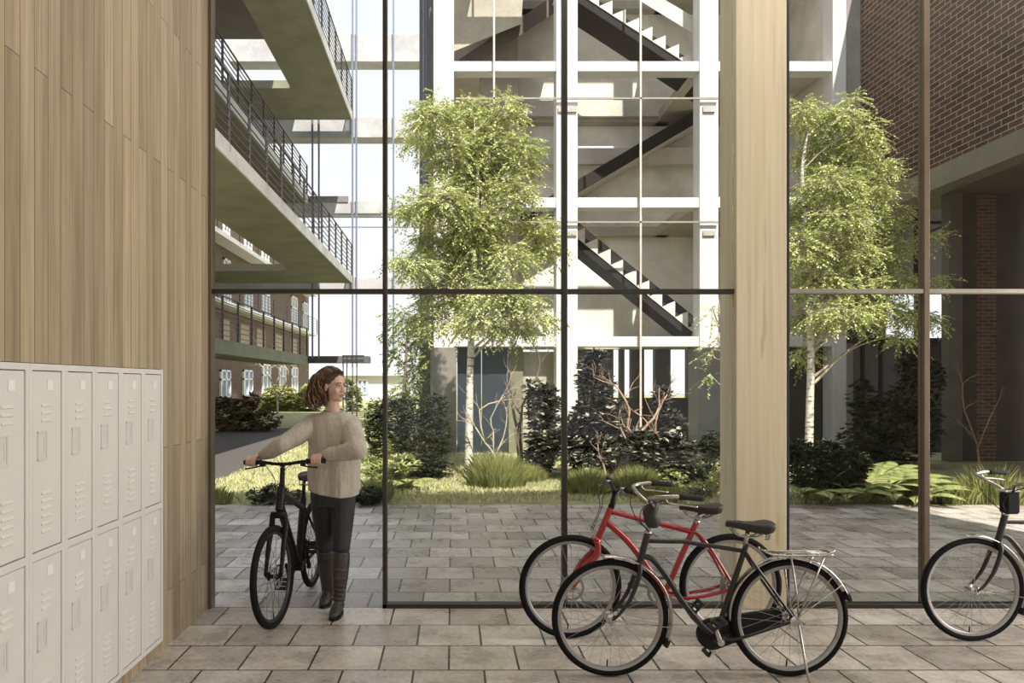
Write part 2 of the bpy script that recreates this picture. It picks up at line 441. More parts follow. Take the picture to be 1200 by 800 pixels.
# horizontal concrete upstands at the landings
for z in (9.5, 8.15):
    b = MB(); b.box((gx(612, TY + 4), TY + 3.7, z - .28), (gx(818, TY + 4.), TY + 3.88, z + .17)); obj('landing_upstand', b, M_CONC2, tw)
b = MB(); b.box((gx(532, 21.5), 21.2, 2.9), (gx(606, 21.5), 21.4, H_T)); obj('lift_wall', b, M_CONC, tw)
for x in (579, 751):
    b = MB(); b.box((gx(x, 17.9) - .022, 17.9, 2.65 if x < 600 else .2), (gx(x, 17.9) + .022, 17.95, H_T)); obj('glazing_bar', b, mat('pale_bar', (.5, .45, .42), .5), tw)
for y in (115, 260):
    b = MB(); b.box((gx(534, 17.9), 17.9, gz(y, 17.9) - .02), (gx(842, 17.9), 17.94, gz(y, 17.9) + .02)); obj('glazing_bar', b, mat('brown_bar', (.28, .24, .2), .5), tw)
for x0, x1 in ((654, 676), (824, 838)):
    for y0, y1 in ((124, 131), (270, 276)):
        b = MB(); b.box((gx(x0, 17.96), 17.95, gz(y1, 17.96)), (gx(x1, 17.96), 17.999, gz(y0, 17.96))); obj('bracket', b, mat('bracket_grey', (.4, .37, .35), .5), tw)
# ground floor: piers, door, low wall, slotted openings towards the sky
GYF = 18.55
def gpanel(name, x0, x1, y0, m, y1=None, Y=GYF, d=.25, parent=None):
    b = MB(); b.box((gx(x0, Y), Y, 0 if y1 is None else gz(y1, Y)), (gx(x1, Y), Y + d, gz(y0, Y)), .005); return obj(name, b, m, parent or tw)
gpanel('pier', 504.5, 535, 407, mat_concrete('concrete_tree_shade', (.20, .185, .155)), Y=17.8, d=.75); gpanel('pier', 818, 846, 407, mat_concrete('concrete_steel', (.22, .21, .20)), Y=17.8, d=.75); gpanel('pier', 596, 613, 400, mat('olive_concrete', (.17, .17, .11), .8), Y=18.5)  # left pier: dark concrete, with the tree's shade put into its colour
gpanel('door_leaf', 536, 564, 404, M_NAVY); gpanel('door_leaf', 565, 595, 404, M_NAVY)
gpanel('wall_panel', 613, 652, 412, mat_concrete('concrete_buff', (.36, .34, .26)), Y=18.6)
gpanel('low_wall', 677, 842, 466, M_BROWN, Y=22.4)
for x0, x1 in ((677, 702), (707, 719), (727, 732), (740, 755), (768, 786), (806, 821)):
    gpanel('slot_pier', x0, x1, 398, mat('pier_brown', (.12, .095, .075), .7), Y=22.6, d=.3)
gpanel('slot_pier', 821, 846, 398, mat('pier_grey', (.36, .34, .32), .7), Y=22.6, d=.3)
gpanel('door_leaf', 844, 895, 406, M_NAVY); gpanel('wall_panel', 895, 975, 406, M_BROWN)

# staircase: three straight flights, sawtooth treads between dark steel stringers
sc = thing('staircase', (gx(750, 19), 19, 2.65), 'dark steel staircase with concrete treads zigzagging up inside the tower', 'staircase')
M_STR = mat('stringer_steel', (.022, .018, .016), .7, spec=.2); M_TREAD = mat('tread_concrete', (.6, .56, .5), .7)
def flight(xa, za, xb, zb, y0, y1, nst=12, front=-.04, dnn=.42, far=.62):
    dx = (xb - xa) / nst; dz = (zb - za) / nst
    s = MB()
    for y, up, dn in ((y0, front, dnn), (y1 - .05, far, .2)):
        s.rings([[(xa, y, za - dn), (xa, y, za + up), (xa, y + .05, za + up), (xa, y + .05, za - dn)], [(xb, y, zb - dn), (xb, y, zb + up), (xb, y + .05, zb + up), (xb, y + .05, zb - dn)]])
    f = obj('flight', s, M_STR, sc)
    q = min(.34, dnn); u = MB(); u.rings([[(xa, y0 + .051, za - q), (xa, y0 + .051, za - q + .04), (xa, y1 - .051, za - q + .04), (xa, y1 - .051, za - q)], [(xb, y0 + .051, zb - q), (xb, y0 + .051, zb - q + .04), (xb, y1 - .051, zb - q + .04), (xb, y1 - .051, zb - q)]])
    obj('soffit_plate', u, M_STR, f)
    fo = .06 if front > 0 else -.03; tp_ = .16 if front > 0 else .06
    for i in range(nst):
        t = MB(); x = xa + i * dx; z = za + i * dz
        tri = [(x, z - .25 + 0), (x + dx, z + dz * 0 - .25 + dz), (x, z + dz - .07 + 0)]
        t.rings([[(x, y0 + fo, z - .2), (x + dx * 1.02, y0 + fo, z + dz - .2), (x, y0 + fo, z + dz - tp_)], [(x, y1 - .06, z - .2), (x + dx * 1.02, y1 - .06, z + dz - .2), (x, y1 - .06, z + dz - tp_)]])
        obj('tread', t, M_TREAD, f)
yf = 18.75
pa, pb = W(836, 399, yf), W(655, 252, yf)
flight(pa.x, pa.z, pb.x, pb.z, yf, yf + 1.25)
pa, pb = W(610, 257, 20.9), W(842, 120, 20.9)
flight(pa.x, pa.z, pb.x, pb.z, 20.9, 22.1, front=.16, dnn=.2, far=.1)
pa, pb = W(842, 90, yf), W(655, -32, yf)
flight(pa.x, pa.z, pb.x, pb.z, yf, yf + 1.25)
s = MB()
s.rings([[W(532, 92, 20.2), W(532, 74, 20.2), W(532, 74, 22.2), W(532, 92, 22.2)], [W(658, 10, 20.2), W(658, -12, 20.2), W(658, -12, 22.2), W(658, 10, 22.2)]]); obj('ramp_soffit', s, mat_concrete('ramp_dark', (.10, .085, .07)), sc)
s = MB(); s.rings([[W(532, 60, 19.6), W(532, -60, 19.6), W(532, -60, 20.1), W(532, 60, 20.1)], [W(611, 28, 19.6), W(616, -60, 19.6), W(616, -60, 20.1), W(611, 28, 20.1)]]); obj('guard_wall', s, mat_concrete('guard_wall_concrete', (.42, .385, .31)), sc)
# handrail panel above the top flight
b = MB(); b.rings([[W(677, -60, 18.7), W(677, -44, 18.7), W(677, -44, 18.74), W(677, -60, 18.74)], [W(817, 22, 18.7), W(817, 42, 18.7), W(817, 42, 18.74), W(817, 22, 18.74)]]); obj('guard_panel', b, M_CONC2, sc)

# ------------------------------------------------------------------ brick building on the right
BX = 9.58
rb = thing('brick_building', (BX + 2, 15, 0), 'dark brown brick building overhanging the right side of the courtyard', 'building')
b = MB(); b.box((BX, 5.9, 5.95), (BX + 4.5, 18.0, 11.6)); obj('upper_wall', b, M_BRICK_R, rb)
b = MB(); b.box((BX - .02, 5.9, 5.52), (BX + .4, 18.0, 5.945)); obj('edge_beam', b, mat_concrete('concrete_olive', (.20, .185, .14)), rb)
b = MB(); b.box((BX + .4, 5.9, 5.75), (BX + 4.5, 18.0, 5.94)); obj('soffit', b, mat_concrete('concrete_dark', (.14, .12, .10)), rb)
b = MB(); b.box((gx(1112, 16.4), 16.4, 0), (gx(1128, 16.4), 16.65, 5.74)); obj('pier', b, mat_concrete('pier_taupe', (.13, .115, .09)), rb)
b = MB(); b.box((gx(1128, 16.5), 16.5, 0), (gx(1145, 16.5), 16.7, 5.74)); obj('cladding_panel', b, M_BROWN, rb)
b = MB(); b.box((gx(1145, 16.5), 16.5, 0), (gx(1168, 16.5), 16.7, 5.74)); obj('brick_strip', b, M_BRICK_X, rb)
for i in range(4):
    b = MB(); b.box((gx(1168, 16.5) + i * .85, 16.5, 0), (gx(1168, 16.5) + i * .85 + .83, 16.66, 5.74)); obj('cladding_panel', b, M_BROWN, rb)
for i in range(9):   # recessed side wall under the overhang, wooden cladding bays
    b = MB(); b.box((BX + 2.6, 6 + i * 1.15, 0), (BX + 2.8, 6 + i * 1.15 + 1.13, 5.74)); obj('cladding_panel', b, M_BROWN, rb)
b = MB(); b.box((gx(992, TY) + .01, TY + .02, 5.6), (BX, TY + .4, 15.5)); obj('corner_panel', b, mat_concrete('concrete_grey', (.26, .245, .23)), rb)
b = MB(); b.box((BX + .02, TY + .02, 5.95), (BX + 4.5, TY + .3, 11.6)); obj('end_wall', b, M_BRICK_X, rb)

# dark glazed passage between the tower and the brick building
pa_ = thing('passage_building', (gx(1040, 19), 19, 0), 'dark glazed ground floor passage behind the ferns at right', 'building')
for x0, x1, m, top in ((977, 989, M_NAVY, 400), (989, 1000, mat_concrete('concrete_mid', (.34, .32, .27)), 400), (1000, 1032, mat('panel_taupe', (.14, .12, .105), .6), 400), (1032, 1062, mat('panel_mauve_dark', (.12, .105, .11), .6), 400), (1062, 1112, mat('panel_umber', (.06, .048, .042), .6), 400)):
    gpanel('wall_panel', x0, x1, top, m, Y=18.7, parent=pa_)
for x in (1012, 1033): 
    b = MB(); b.box((gx(x, 18.6) - .03, 18.6, 0), (gx(x, 18.6) + .03, 18.68, gz(372, 18.6))); obj('post', b, M_DARK, pa_)
b = MB(); b.box((gx(977, 18.65), 18.6, gz(402, 18.65)), (gx(1112, 18.65), 19.0, gz(396, 18.65))); obj('edge_beam', b, M_DARK, pa_)
b = MB(); b.box((gx(977, 18.9), 18.9, gz(396, 18.9)), (gx(1038, 18.9), 19.1, 5.6)); obj('glazed_wall', b, mat('panel_dusk', (.12, .11, .115), .3), pa_)
b = MB(); b.box((gx(1038, 19.2), 19.2, gz(341, 19.2)), (gx(1113, 19.2), 19.4, gz(205, 19.2))); obj('upper_panel', b, M_MAUVE, pa_)
for x in (1075,):
    b = MB(); b.box((gx(x, 19.) - .03, 19.0, gz(396, 19)), (gx(x, 19.) + .03, 19.1, gz(240, 19.))); obj('post', b, M_DARK, pa_)
b = MB(); b.box((gx(1040, 19.), 19.0, gz(262, 19)), (gx(1125, 19.), 19.06, gz(259, 19.))); obj('brace', b, M_DARK, pa_)
b = MB(); b.tube([W(1080, 275, 19.05), W(1125, 258, 19.05)], .02, 6); obj('brace', b, M_DARK, pa_)

# ------------------------------------------------------------------ gallery building on the left
GX1, GX0, GEND = -4.25, -6.14, 32.7
gb = thing('gallery_building', (-6, 30, 0), 'grey concrete gallery building with stacked walkways along the left of the courtyard', 'building')
def railing(x, y0, y1, z0, h, n, parent, step=1.5, r=.014, turn=None):
    m = MB()
    for i in range(n):
        z = z0 + h * (i + 1) / n; m.box((x - .011, y0, z - .011), (x + .011, y1, z + .011))
    m.box((x - .02, y0, z0 + h - .015), (x + .02, y1, z0 + h + .015))
    if turn:
        for i in range(n):
            z = z0 + h * (i + 1) / n; m.box((turn, y1 - .011, z - .011), (x, y1 + .011, z + .011))
    rl = obj('railing', m, M_RAIL, parent)
    y = y1
    while y > y0:
        p = MB(); p.box((x - .03, y - .02, z0 - .12), (x + .03, y + .02, z0 + h), .004); obj('post', p, M_RAIL, rl); y -= step
    if turn:
        xx = x - 1.4
        while xx > turn:
            p = MB(); p.box((xx - .02, y1 - .03, z0 - .12), (xx + .02, y1 + .03, z0 + h)); obj('post', p, M_RAIL, rl); xx -= 1.4
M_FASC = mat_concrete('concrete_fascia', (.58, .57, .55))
M_SOFF = mat_concrete('concrete_soffit_bounce', (.25, .245, .18))  # slight green is light bounced off the grass, put into the concrete colour
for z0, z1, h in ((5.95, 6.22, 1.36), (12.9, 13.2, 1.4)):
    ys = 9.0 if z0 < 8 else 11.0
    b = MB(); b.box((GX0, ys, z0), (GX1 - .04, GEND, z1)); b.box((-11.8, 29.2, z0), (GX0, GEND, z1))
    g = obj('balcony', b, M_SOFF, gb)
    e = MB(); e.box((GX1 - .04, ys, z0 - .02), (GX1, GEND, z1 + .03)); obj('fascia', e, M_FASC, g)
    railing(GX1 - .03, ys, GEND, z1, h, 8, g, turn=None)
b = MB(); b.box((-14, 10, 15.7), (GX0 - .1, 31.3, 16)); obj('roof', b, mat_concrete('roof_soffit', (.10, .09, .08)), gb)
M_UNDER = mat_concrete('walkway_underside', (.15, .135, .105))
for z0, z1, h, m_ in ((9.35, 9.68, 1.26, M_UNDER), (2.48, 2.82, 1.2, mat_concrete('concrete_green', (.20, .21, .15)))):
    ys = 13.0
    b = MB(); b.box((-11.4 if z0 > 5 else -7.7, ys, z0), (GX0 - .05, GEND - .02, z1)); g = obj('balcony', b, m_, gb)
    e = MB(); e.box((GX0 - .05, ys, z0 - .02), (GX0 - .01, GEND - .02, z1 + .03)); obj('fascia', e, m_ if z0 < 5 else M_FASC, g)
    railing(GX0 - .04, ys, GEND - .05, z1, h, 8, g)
# cross walkways over the far end of the courtyard
bw = thing('bridge_walkway', (-2.5, 33.5, 0), 'pale stack of bridge walkways spanning the far end of the courtyard', 'walkway')
BYY = 33.2
M_BR1 = mat_concrete('bridge_edge', (.44, .44, .45)); M_BR2 = mat_concrete('bridge_low', (.10, .10, .10))
for y0, y1, xa, xb, m_ in ((40, 72, 268, 494, M_BR1), (138, 161, 290, 494, M_BR1), (236, 250, 250, 494, M_BR1), (325, 341, 250, 494, M_BR1), (417, 425, 350, 432, M_BR2)):
    b = MB(); b.box((gx(xa, BYY), BYY, gz(y1, BYY)), (gx(xb, BYY), BYY + .9, gz(y0, BYY)), .01); obj('slab', b, m_, bw)
b = MB(); b.box((gx(361, BYY), BYY - .05, gz(237, BYY)), (gx(408, BYY), BYY + .1, gz(230, BYY))); obj('upstand', b, mat('upstand_grey', (.2, .18, .18), .6), bw)
for x in (366, 373.5, 413, 417.5, 461):
    b = MB(); b.box((gx(x, 33.) - .035, 33.0, gz(420, 33)), (gx(x, 33.) + .035, 33.08, 22)); obj('glazing_bar', b, mat('bluish_bar', (.16, .19, .27), .4, .2), bw)
for y in (253, 266):
    b = MB(); b.box((gx(350, 33.05), 33.05, gz(y, 33.05) - .02), (gx(492, 33.05), 33.09, gz(y, 33.05) + .02)); obj('glazing_bar', b, mat('bluish_bar', (0, 0, 0)), bw)
# slender lift frame by the white house
lf = thing('lift_frame', (gx(410, 32), 32, 0), 'thin dark open metal frame standing under the lowest bridge', 'frame')
for x in (402, 406.5, 413, 418):
    b = MB(); b.box((gx(x, 32) - .025, 32, 0), (gx(x, 32) + .025, 32.05, gz(417, 32))); obj('post', b, M_RAIL, lf)
b = MB(); b.box((gx(401, 32), 31.98, gz(424, 32)), (gx(426, 32), 32.4, gz(421, 32))); b.box((gx(401, 32), 31.98, gz(418, 32)), (gx(426, 32), 32.4, gz(416, 32))); obj('top_rail', b, M_RAIL, lf)
# louvred glass fin beside the tower
gf = thing('glass_lift_shaft', (gx(500, 21), 21, 0), 'narrow blue glazed shaft with dark fins left of the tower', 'lift shaft')
b = MB(); b.box((gx(493, 21), 21.1, 0), (gx(509, 21), 22.5, H_T), .01); obj('glass_wall', b, mat('shaft_glass', (.42, .5, .62), .15, .1), gf)
for x, ww in ((493, .07), (497.5, .03), (500.5, .04), (503, .03), (506.5, .10)):
    b = MB(); b.box((gx(x, 21) - ww / 2, 20.98, 0), (gx(x, 21) + ww / 2, 21.1, H_T)); obj('fin', b, mat('fin_grey', (.12, .11, .11), .4), gf)
# cantilevered wedge between bridge and tower
# ------------------------------------------------------------------ far brick house with pale windows
FX = -12.6
fb = thing('brick_house', (FX - 3, 50, 0), 'long brown brick house with tall white windows at the far left', 'building')
b = MB(); b.box((FX - 6, 24, 0), (FX, FX * -900 / 168, 11.2)); obj('wall', b, M_BRICK_L, fb)
M_FR = mat('window_white', (.80, .80, .78), .5, var=.02); M_PN = mat('window_blue', (.30, .36, .45), .1, .2)
def house_window(xp0, xp1, z0, z1):
    ya = -FX * 900 / (530 - xp0); yb = -FX * 900 / (530 - xp1)
    b = MB(); x = FX + .02
    for y in (ya, (ya + yb) / 2 - .04, yb - .14): b.box((FX - .02, y, z0), (x + .08, y + .14, z1))
    for z in (z0, z0 + (z1 - z0) * .62, z1 - .1): b.box((FX - .02, ya, z), (x + .08, yb, z + .1))
    f = obj('window', b, M_FR, fb)
    g = MB(); g.box((FX - .03, ya + .02, z0 + .02), (x, yb - .02, z1 - .02)); obj('pane', g, M_PN, f)
for a, b_ in ((257, 269), (284, 295), (306.5, 316), (326.5, 334), (341, 348)):
    house_window(a, b_, .9, gz(433, 12.6 * 900 / (530 - a)) if a < 300 else 3.0)
for a, b_ in ((261, 269), (286, 294.5), (306.5, 315), (341, 347.5), (354.5, 360)):
    house_window(a, b_, 6.1, 8.6); 
for a, b_ in ((261, 268), (286, 294), (306.5, 314)):
    house_window(a, b_, 10.2 - .6, 11.1)
for z0, z1 in ((5.75, 5.95), (9.15, 9.4)):
    b = MB(); b.box((FX + .05, 26, z0), (FX + 1.0, 66, z1)); g = obj('balcony', b, M_WHITE, fb)
    railing(FX + .98, 26, 66, z1, 1.2, 6, g, step=4)
for a, b_ in ((258, 268), (281, 291), (300, 310), (322, 330), (340, 347)):
    ya = -FX * 900 / (530 - a); yb = -FX * 900 / (530 - b_); b = MB(); b.box((FX - .02, ya, 3.0), (FX + .06, yb, 5.3), .02); obj('door', b, mat('tan_door', (.30, .22, .13), .6), fb)
# white house far behind
wh = thing('white_house', (-8, 78, 0), 'plain white house with a large window beyond the garden', 'building')
b = MB(); b.box((gx(392, 78), 78, 0), (gx(470, 78), 88, gz(440, 78))); obj('wall', b, M_WHITE, wh)
b = MB(); b.rings([[(gx(388, 77.5), 77.3, gz(440, 78)), (gx(388, 77.5), 89, gz(440, 78)), (gx(388, 77.5), 83, gz(430, 80))], [(gx(474, 77.5), 77.3, gz(440, 78)), (gx(474, 77.5), 89, gz(440, 78)), (gx(474, 77.5), 83, gz(430, 80))]]); obj('roof', b, mat('pale_roof', (.6, .6, .62), .7), wh)
b = MB(); Y = 77.9
x0, x1 = gx(419, Y), gx(430, Y); z0, z1 = gz(461, Y), gz(445, Y)
for x in (x0, (x0 + x1) / 2, x1): b.box((x - .08, 77.85, z0), (x + .08, 78, z1))
for z in (z0, (z0 + z1) / 2, z1): b.box((x0, 77.85, z - .07), (x1, 78, z + .07))
f = obj('window', b, M_FR, wh)
b = MB(); b.box((x0, 77.95, z0), (x1, 78.01, z1)); obj('pane', b, M_PN, f)
# ------------------------------------------------------------------ garden
M_SOIL = mat('garden_soil_grass', (.32, .31, .15), .95, var=.35, scale=3, bmp=.5, bscale=40)
M_PATH = mat('grey_path', (.075, .067, .060), .9, var=.1)  # grey darkened to hold the gallery's shade over the path
M_BARK = mat('brown_bark', (.16, .12, .09), .85, var=.4, scale=30)
M_BARKR = mat('reddish_bark', (.36, .24, .17), .8, var=.4, scale=25)
M_BARKL = mat('pale_bark', (.42, .36, .28), .8, var=.3, scale=25)
M_BIRCH = mat_birch()
L_LIGHT = mat_leaf('leaf_lime', (.22, .29, .08), (.78, .79, .38), .28)
L_BACK = mat_leaf('leaf_mid', (.14, .19, .05), (.44, .48, .18), .35)
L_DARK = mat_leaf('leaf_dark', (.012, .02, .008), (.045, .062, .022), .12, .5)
L_SILV = mat_leaf('leaf_leathery', (.018, .02, .012), (.055, .056, .038), .05, .25, .4, c3=(.42, .40, .32))  # third tone paints gloss highlights onto some leaves as pale colour
L_BROWN = mat_leaf('leaf_brownish', (.08, .05, .03), (.22, .19, .09), .2)
L_FERN = mat_leaf('leaf_fern', (.18, .23, .07), (.46, .48, .20), .3)
L_GRASS = mat_leaf('leaf_grass', (.34, .35, .15), (.80, .77, .48), .3)
L_TUFT = mat_leaf('leaf_tuft', (.15, .19, .05), (.50, .50, .20), .35)
L_NOON = mat_leaf('leaf_bright', (.30, .34, .11), (.55, .55, .25), .4)

g = MB(); g.box((-60, 10.5, -.14), (60, 120, -.01)); o = struct('floor_lawn', g, M_SOIL)
g = MB(); g.add([W(248, 505, 1485 / 55) * V((1, 1, 0)), *[V((gx(px, 1485. / (py - 450)), 1485. / (py - 450), 0)) for px, py in ((392, 499), (385, 504), (340, 522), (300, 545), (262, 562), (225, 572), (150, 570), (150, 505))]], [tuple(range(9))])
vs = [(v[0], v[1], -.002) for v in g.v]; g = MB(); n_ = len(vs)
g.add(vs + [(x, y, -.05) for x, y, z in vs], [tuple(range(n_)), tuple(range(2 * n_ - 1, n_ - 1, -1))] + [(i, (i + 1) % n_, n_ + (i + 1) % n_, n_ + i) for i in range(n_)])
me = bpy.data.meshes.new('floor_path'); me.from_pydata(g.v, [], g.f); recalc(me); struct('floor_path', me, M_PATH)

def leaf_arrays(c, d, u, L, Wd, fold=.12):
    """c base points, d leaf axis, u rough normal; L, Wd per leaf"""
    d = d / np.linalg.norm(d, axis=1, keepdims=True)
    s = np.cross(d, u); s /= np.maximum(np.linalg.norm(s, axis=1, keepdims=True), 1e-6)
    nn = np.cross(s, d)
    L = L[:, None]; Wd = Wd[:, None]
    mid = c + d * L * .5
    v = np.stack([c, mid + s * Wd - nn * L * fold, c + d * L - nn * L * fold * 1.6, mid - s * Wd - nn * L * fold], axis=1)
    return v.reshape(-1, 3)
def leaf_obj(name, v, m, parent=None):
    n = len(v) // 4; me = bpy.data.meshes.new(name)
    me.vertices.add(n * 4); me.vertices.foreach_set('co', v.astype(np.float32).ravel())
    me.loops.add(n * 4); me.loops.foreach_set('vertex_index', np.arange(n * 4, dtype=np.int32))
    me.polygons.add(n); me.polygons.foreach_set('loop_start', np.arange(0, n * 4, 4, dtype=np.int32)); me.polygons.foreach_set('loop_total', np.full(n, 4, dtype=np.int32))
    me.update(calc_edges=True); me.validate()
    return obj(name, me, m, parent)
def unit(n):
    v = RNG.normal(size=(n, 3)); return v / np.linalg.norm(v, axis=1, keepdims=True)
def tree(name, label, cat, base, top, trunk_r, blobs, Y, leafm, barkm, per=60, leaf=.055, spray=.30, nl=14, depth=1.0, group=None, trunk=None, droop=.35, twig=True, splits=.25):
    """blobs: (px, py, rx, ry[, dY]) crown masses at distance Y; leaves sit along drooping sprays"""
    root = thing(name, base, label, cat, group)
    tp = smooth_path(trunk or [base, (V(base) * .6 + V(top) * .4) + V((.03, 0, 0)), V(top)], 8)
    tb = MB(); rr = lerp_list([trunk_r * 1.15, trunk_r * .95, trunk_r * .8, trunk_r * .5, trunk_r * .15], len(tp)); tb.tube(tp, rr, 10)
    allv = []; br = MB()
    for bl in blobs:
        px, py, rx, ry = bl[:4]; dY = bl[4] if len(bl) > 4 else RNG.uniform(-.6, .6) * depth
        C = np.array(W(px, py, Y + dY)); sx, sz = rx * Y / F * .84, ry * Y / F * .80; sy = (sx + sz) * .5 * 1.1
        # a branch from the trunk to this mass
        tgt = V(C); zi = min(range(len(tp)), key=lambda i: abs(tp[i].z - (tgt.z - (tgt - V((tp[0].x, tp[0].y, tgt.z))).length * .55)))
        a = tp[zi]; r0 = rr[zi] * .5
        mid = (a + tgt) / 2 + V((0, 0, .12 * (tgt - a).length)) + V(RNG.normal(size=3) * .05)
        br.tube(smooth_path([a, mid, tgt + V((0, 0, sz * .4))], 5), lerp_list([max(r0, .012), .012, .005], 11), 6)
        n = int(per * (rx * ry) / 900.) + 4
        dirs = unit(n); rad = RNG.uniform(.2, 1, size=(n, 1)) ** .6 * np.where(RNG.random((n, 1)) < .12, 1.35, .92)
        org = C + dirs * rad * np.array([sx, sy, sz])
        out = dirs * np.array([1, 1, .35]) + RNG.normal(size=(n, 3)) * .35 + np.array([0, 0, -droop * .4])
        out /= np.linalg.norm(out, axis=1, keepdims=True)
        for k in range(n):
            ln = spray * RNG.uniform(.6, 1.3); o_, d_ = org[k], out[k]
            t = (np.arange(nl) + .5) / nl
            pts = o_ + d_ * (t[:, None] * ln) + np.array([0, 0, -1]) * (t[:, None] ** 2) * ln * droop
            side = np.cross(d_, [0, 0, 1.]); side /= max(np.linalg.norm(side), 1e-6)
            sg = np.where(np.arange(nl) % 2 == 0, 1, -1)[:, None]
            ld = side * sg * .8 + d_ * .6 + RNG.normal(size=(nl, 3)) * .25 + np.array([0, 0, -.25])
            up = np.array([0, 0, 1.]) + RNG.normal(size=(nl, 3)) * .35
            L = leaf * RNG.uniform(.7, 1.25, nl)
            allv.append(leaf_arrays(pts, ld, up, L, L * .30))
            if twig and k % 4 == 0:
                cc = V(C); p0 = V(o_); br.tube([cc.lerp(p0, .15), cc.lerp(p0, .6) + V((0, 0, .04)), p0, V(pts[-1])], [.007, .005, .0035, .002], 3)
    obj('trunk', tb, barkm, root, smooth=True); obj('branches', br, barkm if barkm is not M_BIRCH else M_BARKL, root, smooth=True)
    leaf_obj('foliage', np.concatenate(allv), leafm, root)
    return root

tree('birch_tree', 'light green feathery birch tree with a white trunk left of the timber column', 'tree', (gx(550, 13.5), 13.5, 0), W(558, 150, 13.5), .07,
     [(508, 135, 26, 24), (548, 138, 30, 26), (592, 130, 20, 20), (612, 180, 20, 30), (575, 175, 30, 30), (530, 180, 34, 30), (490, 160, 22, 14), (560, 215, 40, 30), (520, 235, 36, 26),
      (492, 245, 26, 18), (603, 225, 22, 26), (628, 265, 24, 14), (640, 290, 18, 18), (560, 262, 42, 26), (512, 285, 32, 24), (545, 315, 42, 28), (598, 300, 26, 20), (490, 310, 24, 20),
      (520, 345, 36, 26), (578, 345, 38, 26), (612, 350, 24, 20), (632, 375, 20, 14), (560, 378, 34, 14), (500, 375, 26, 16), (600, 385, 26, 12), (555, 290, 30, 60, .3), (470, 305, 14, 10), (476, 245, 12, 8)],
     13.5, L_LIGHT, M_BIRCH, per=300, leaf=.054, trunk=[(gx(549, 13.5), 13.5, -.02), W(550, 480, 13.5), W(552, 400, 13.5), W(556, 300, 13.6), W(560, 210, 13.5), W(556, 150, 13.5)], splits=.3)
tree('birch_tree', 'light green feathery birch tree with a white trunk right of the timber column', 'tree', (gx(948, 14), 14, 0), W(950, 140, 14), .07,
     [(937, 130, 14, 20), (965, 142, 22, 20), (990, 135, 20, 16), (1010, 160, 20, 22), (960, 180, 34, 26), (1000, 190, 28, 20), (1030, 195, 18, 14), (975, 215, 36, 24), (1015, 225, 30, 18), (940, 240, 28, 26),
      (985, 255, 36, 20), (1030, 262, 30, 14), (1055, 248, 16, 8), (1062, 285, 20, 10), (940, 290, 26, 26), (990, 295, 40, 24), (1035, 300, 30, 18), (1095, 276, 14, 6), (960, 330, 36, 20), (1010, 335, 36, 18), (1055, 332, 24, 14),
      (1092, 328, 16, 8), (990, 368, 40, 16), (1040, 365, 32, 16), (1080, 372, 20, 14), (1055, 395, 16, 8), (945, 375, 22, 16), (940, 415, 14, 12), (1045, 215, 14, 8), (1000, 115, 10, 8)],
     14, L_LIGHT, M_BIRCH, per=300, leaf=.054, trunk=[(gx(947, 14), 14, -.02), W(949, 480, 14), W(950, 400, 14), W(945, 260, 14.1), W(940, 200, 14), W(950, 140, 14)])
tree('green_tree', 'darker green tree with loose foliage behind the birch on its left', 'tree', (gx(468, 19), 19, 0), W(478, 370, 19), .06,
     [(475, 375, 26, 20), (500, 395, 30, 16), (465, 405, 14, 20), (495, 430, 26, 26), (478, 460, 20, 20), (520, 375, 20, 24), (510, 415, 22, 14)],
     19, L_BACK, M_BARK, per=130, leaf=.085, spray=.4)
tree('green_tree', 'small light tree whose twigs show beside the timber column on its left', 'tree', (gx(858, 15), 15, 0), W(842, 350, 15), .04,
     [(835, 365, 16, 16), (835, 415, 18, 14), (848, 390, 12, 20), (832, 440, 10, 8)], 15, L_LIGHT, M_BARKL, per=50, leaf=.06)

def shrub(name, label, cat, px, pyb, masses, leafm, n, leaf, Y=None, barkm=None, ratio=.3, group=None, up=.3, stems=6):
    Y = Y or 1485. / (pyb - 450); base = V((gx(px, Y), Y, 0)); root = thing(name, base, label, cat, group)
    st = MB(); vs = []; tot = sum(m[2] * m[3] for m in masses)
    for (mx, my, rx, ry) in masses:
        dY = RNG.uniform(-.25, .25); C = np.array(W(mx, my, Y + dY)); sx, sz = rx * Y / F, ry * Y / F; sy = min(sx, .8)
        k = max(6, int(n * rx * ry / tot) // 6)
        dd = unit(k); rad = RNG.uniform(.3, 1, (k, 1)) ** .5; org = C + dd * rad * np.array([sx, sy, sz])
        org[:, 2] = np.maximum(org[:, 2], .03)
        for j in range(6):   # whorl of leaves at every shoot tip
            a = j * 1.05 + RNG.uniform(0, .5, k); ld = np.stack([np.cos(a), np.sin(a), np.full(k, up)], 1) + dd * .6 + RNG.normal(size=(k, 3)) * .2
            L = leaf * RNG.uniform(.7, 1.2, k); vs.append(leaf_arrays(org, ld, np.array([0, 0, 1.]) + dd * .5, L, L * ratio))
        for j in range(stems):
            p = V(org[RNG.integers(k)]); st.tube(smooth_path([base + V((RNG.uniform(-.15, .15), RNG.uniform(-.1, .1), -.02)), base.lerp(p, .5) + V((RNG.uniform(-.08, .08), 0, .08)), p], 3), lerp_list([.018, .010, .004], 7), 4)
    obj('stems', st, barkm or M_BARK, root); leaf_obj('foliage', np.concatenate(vs), leafm, root); return root

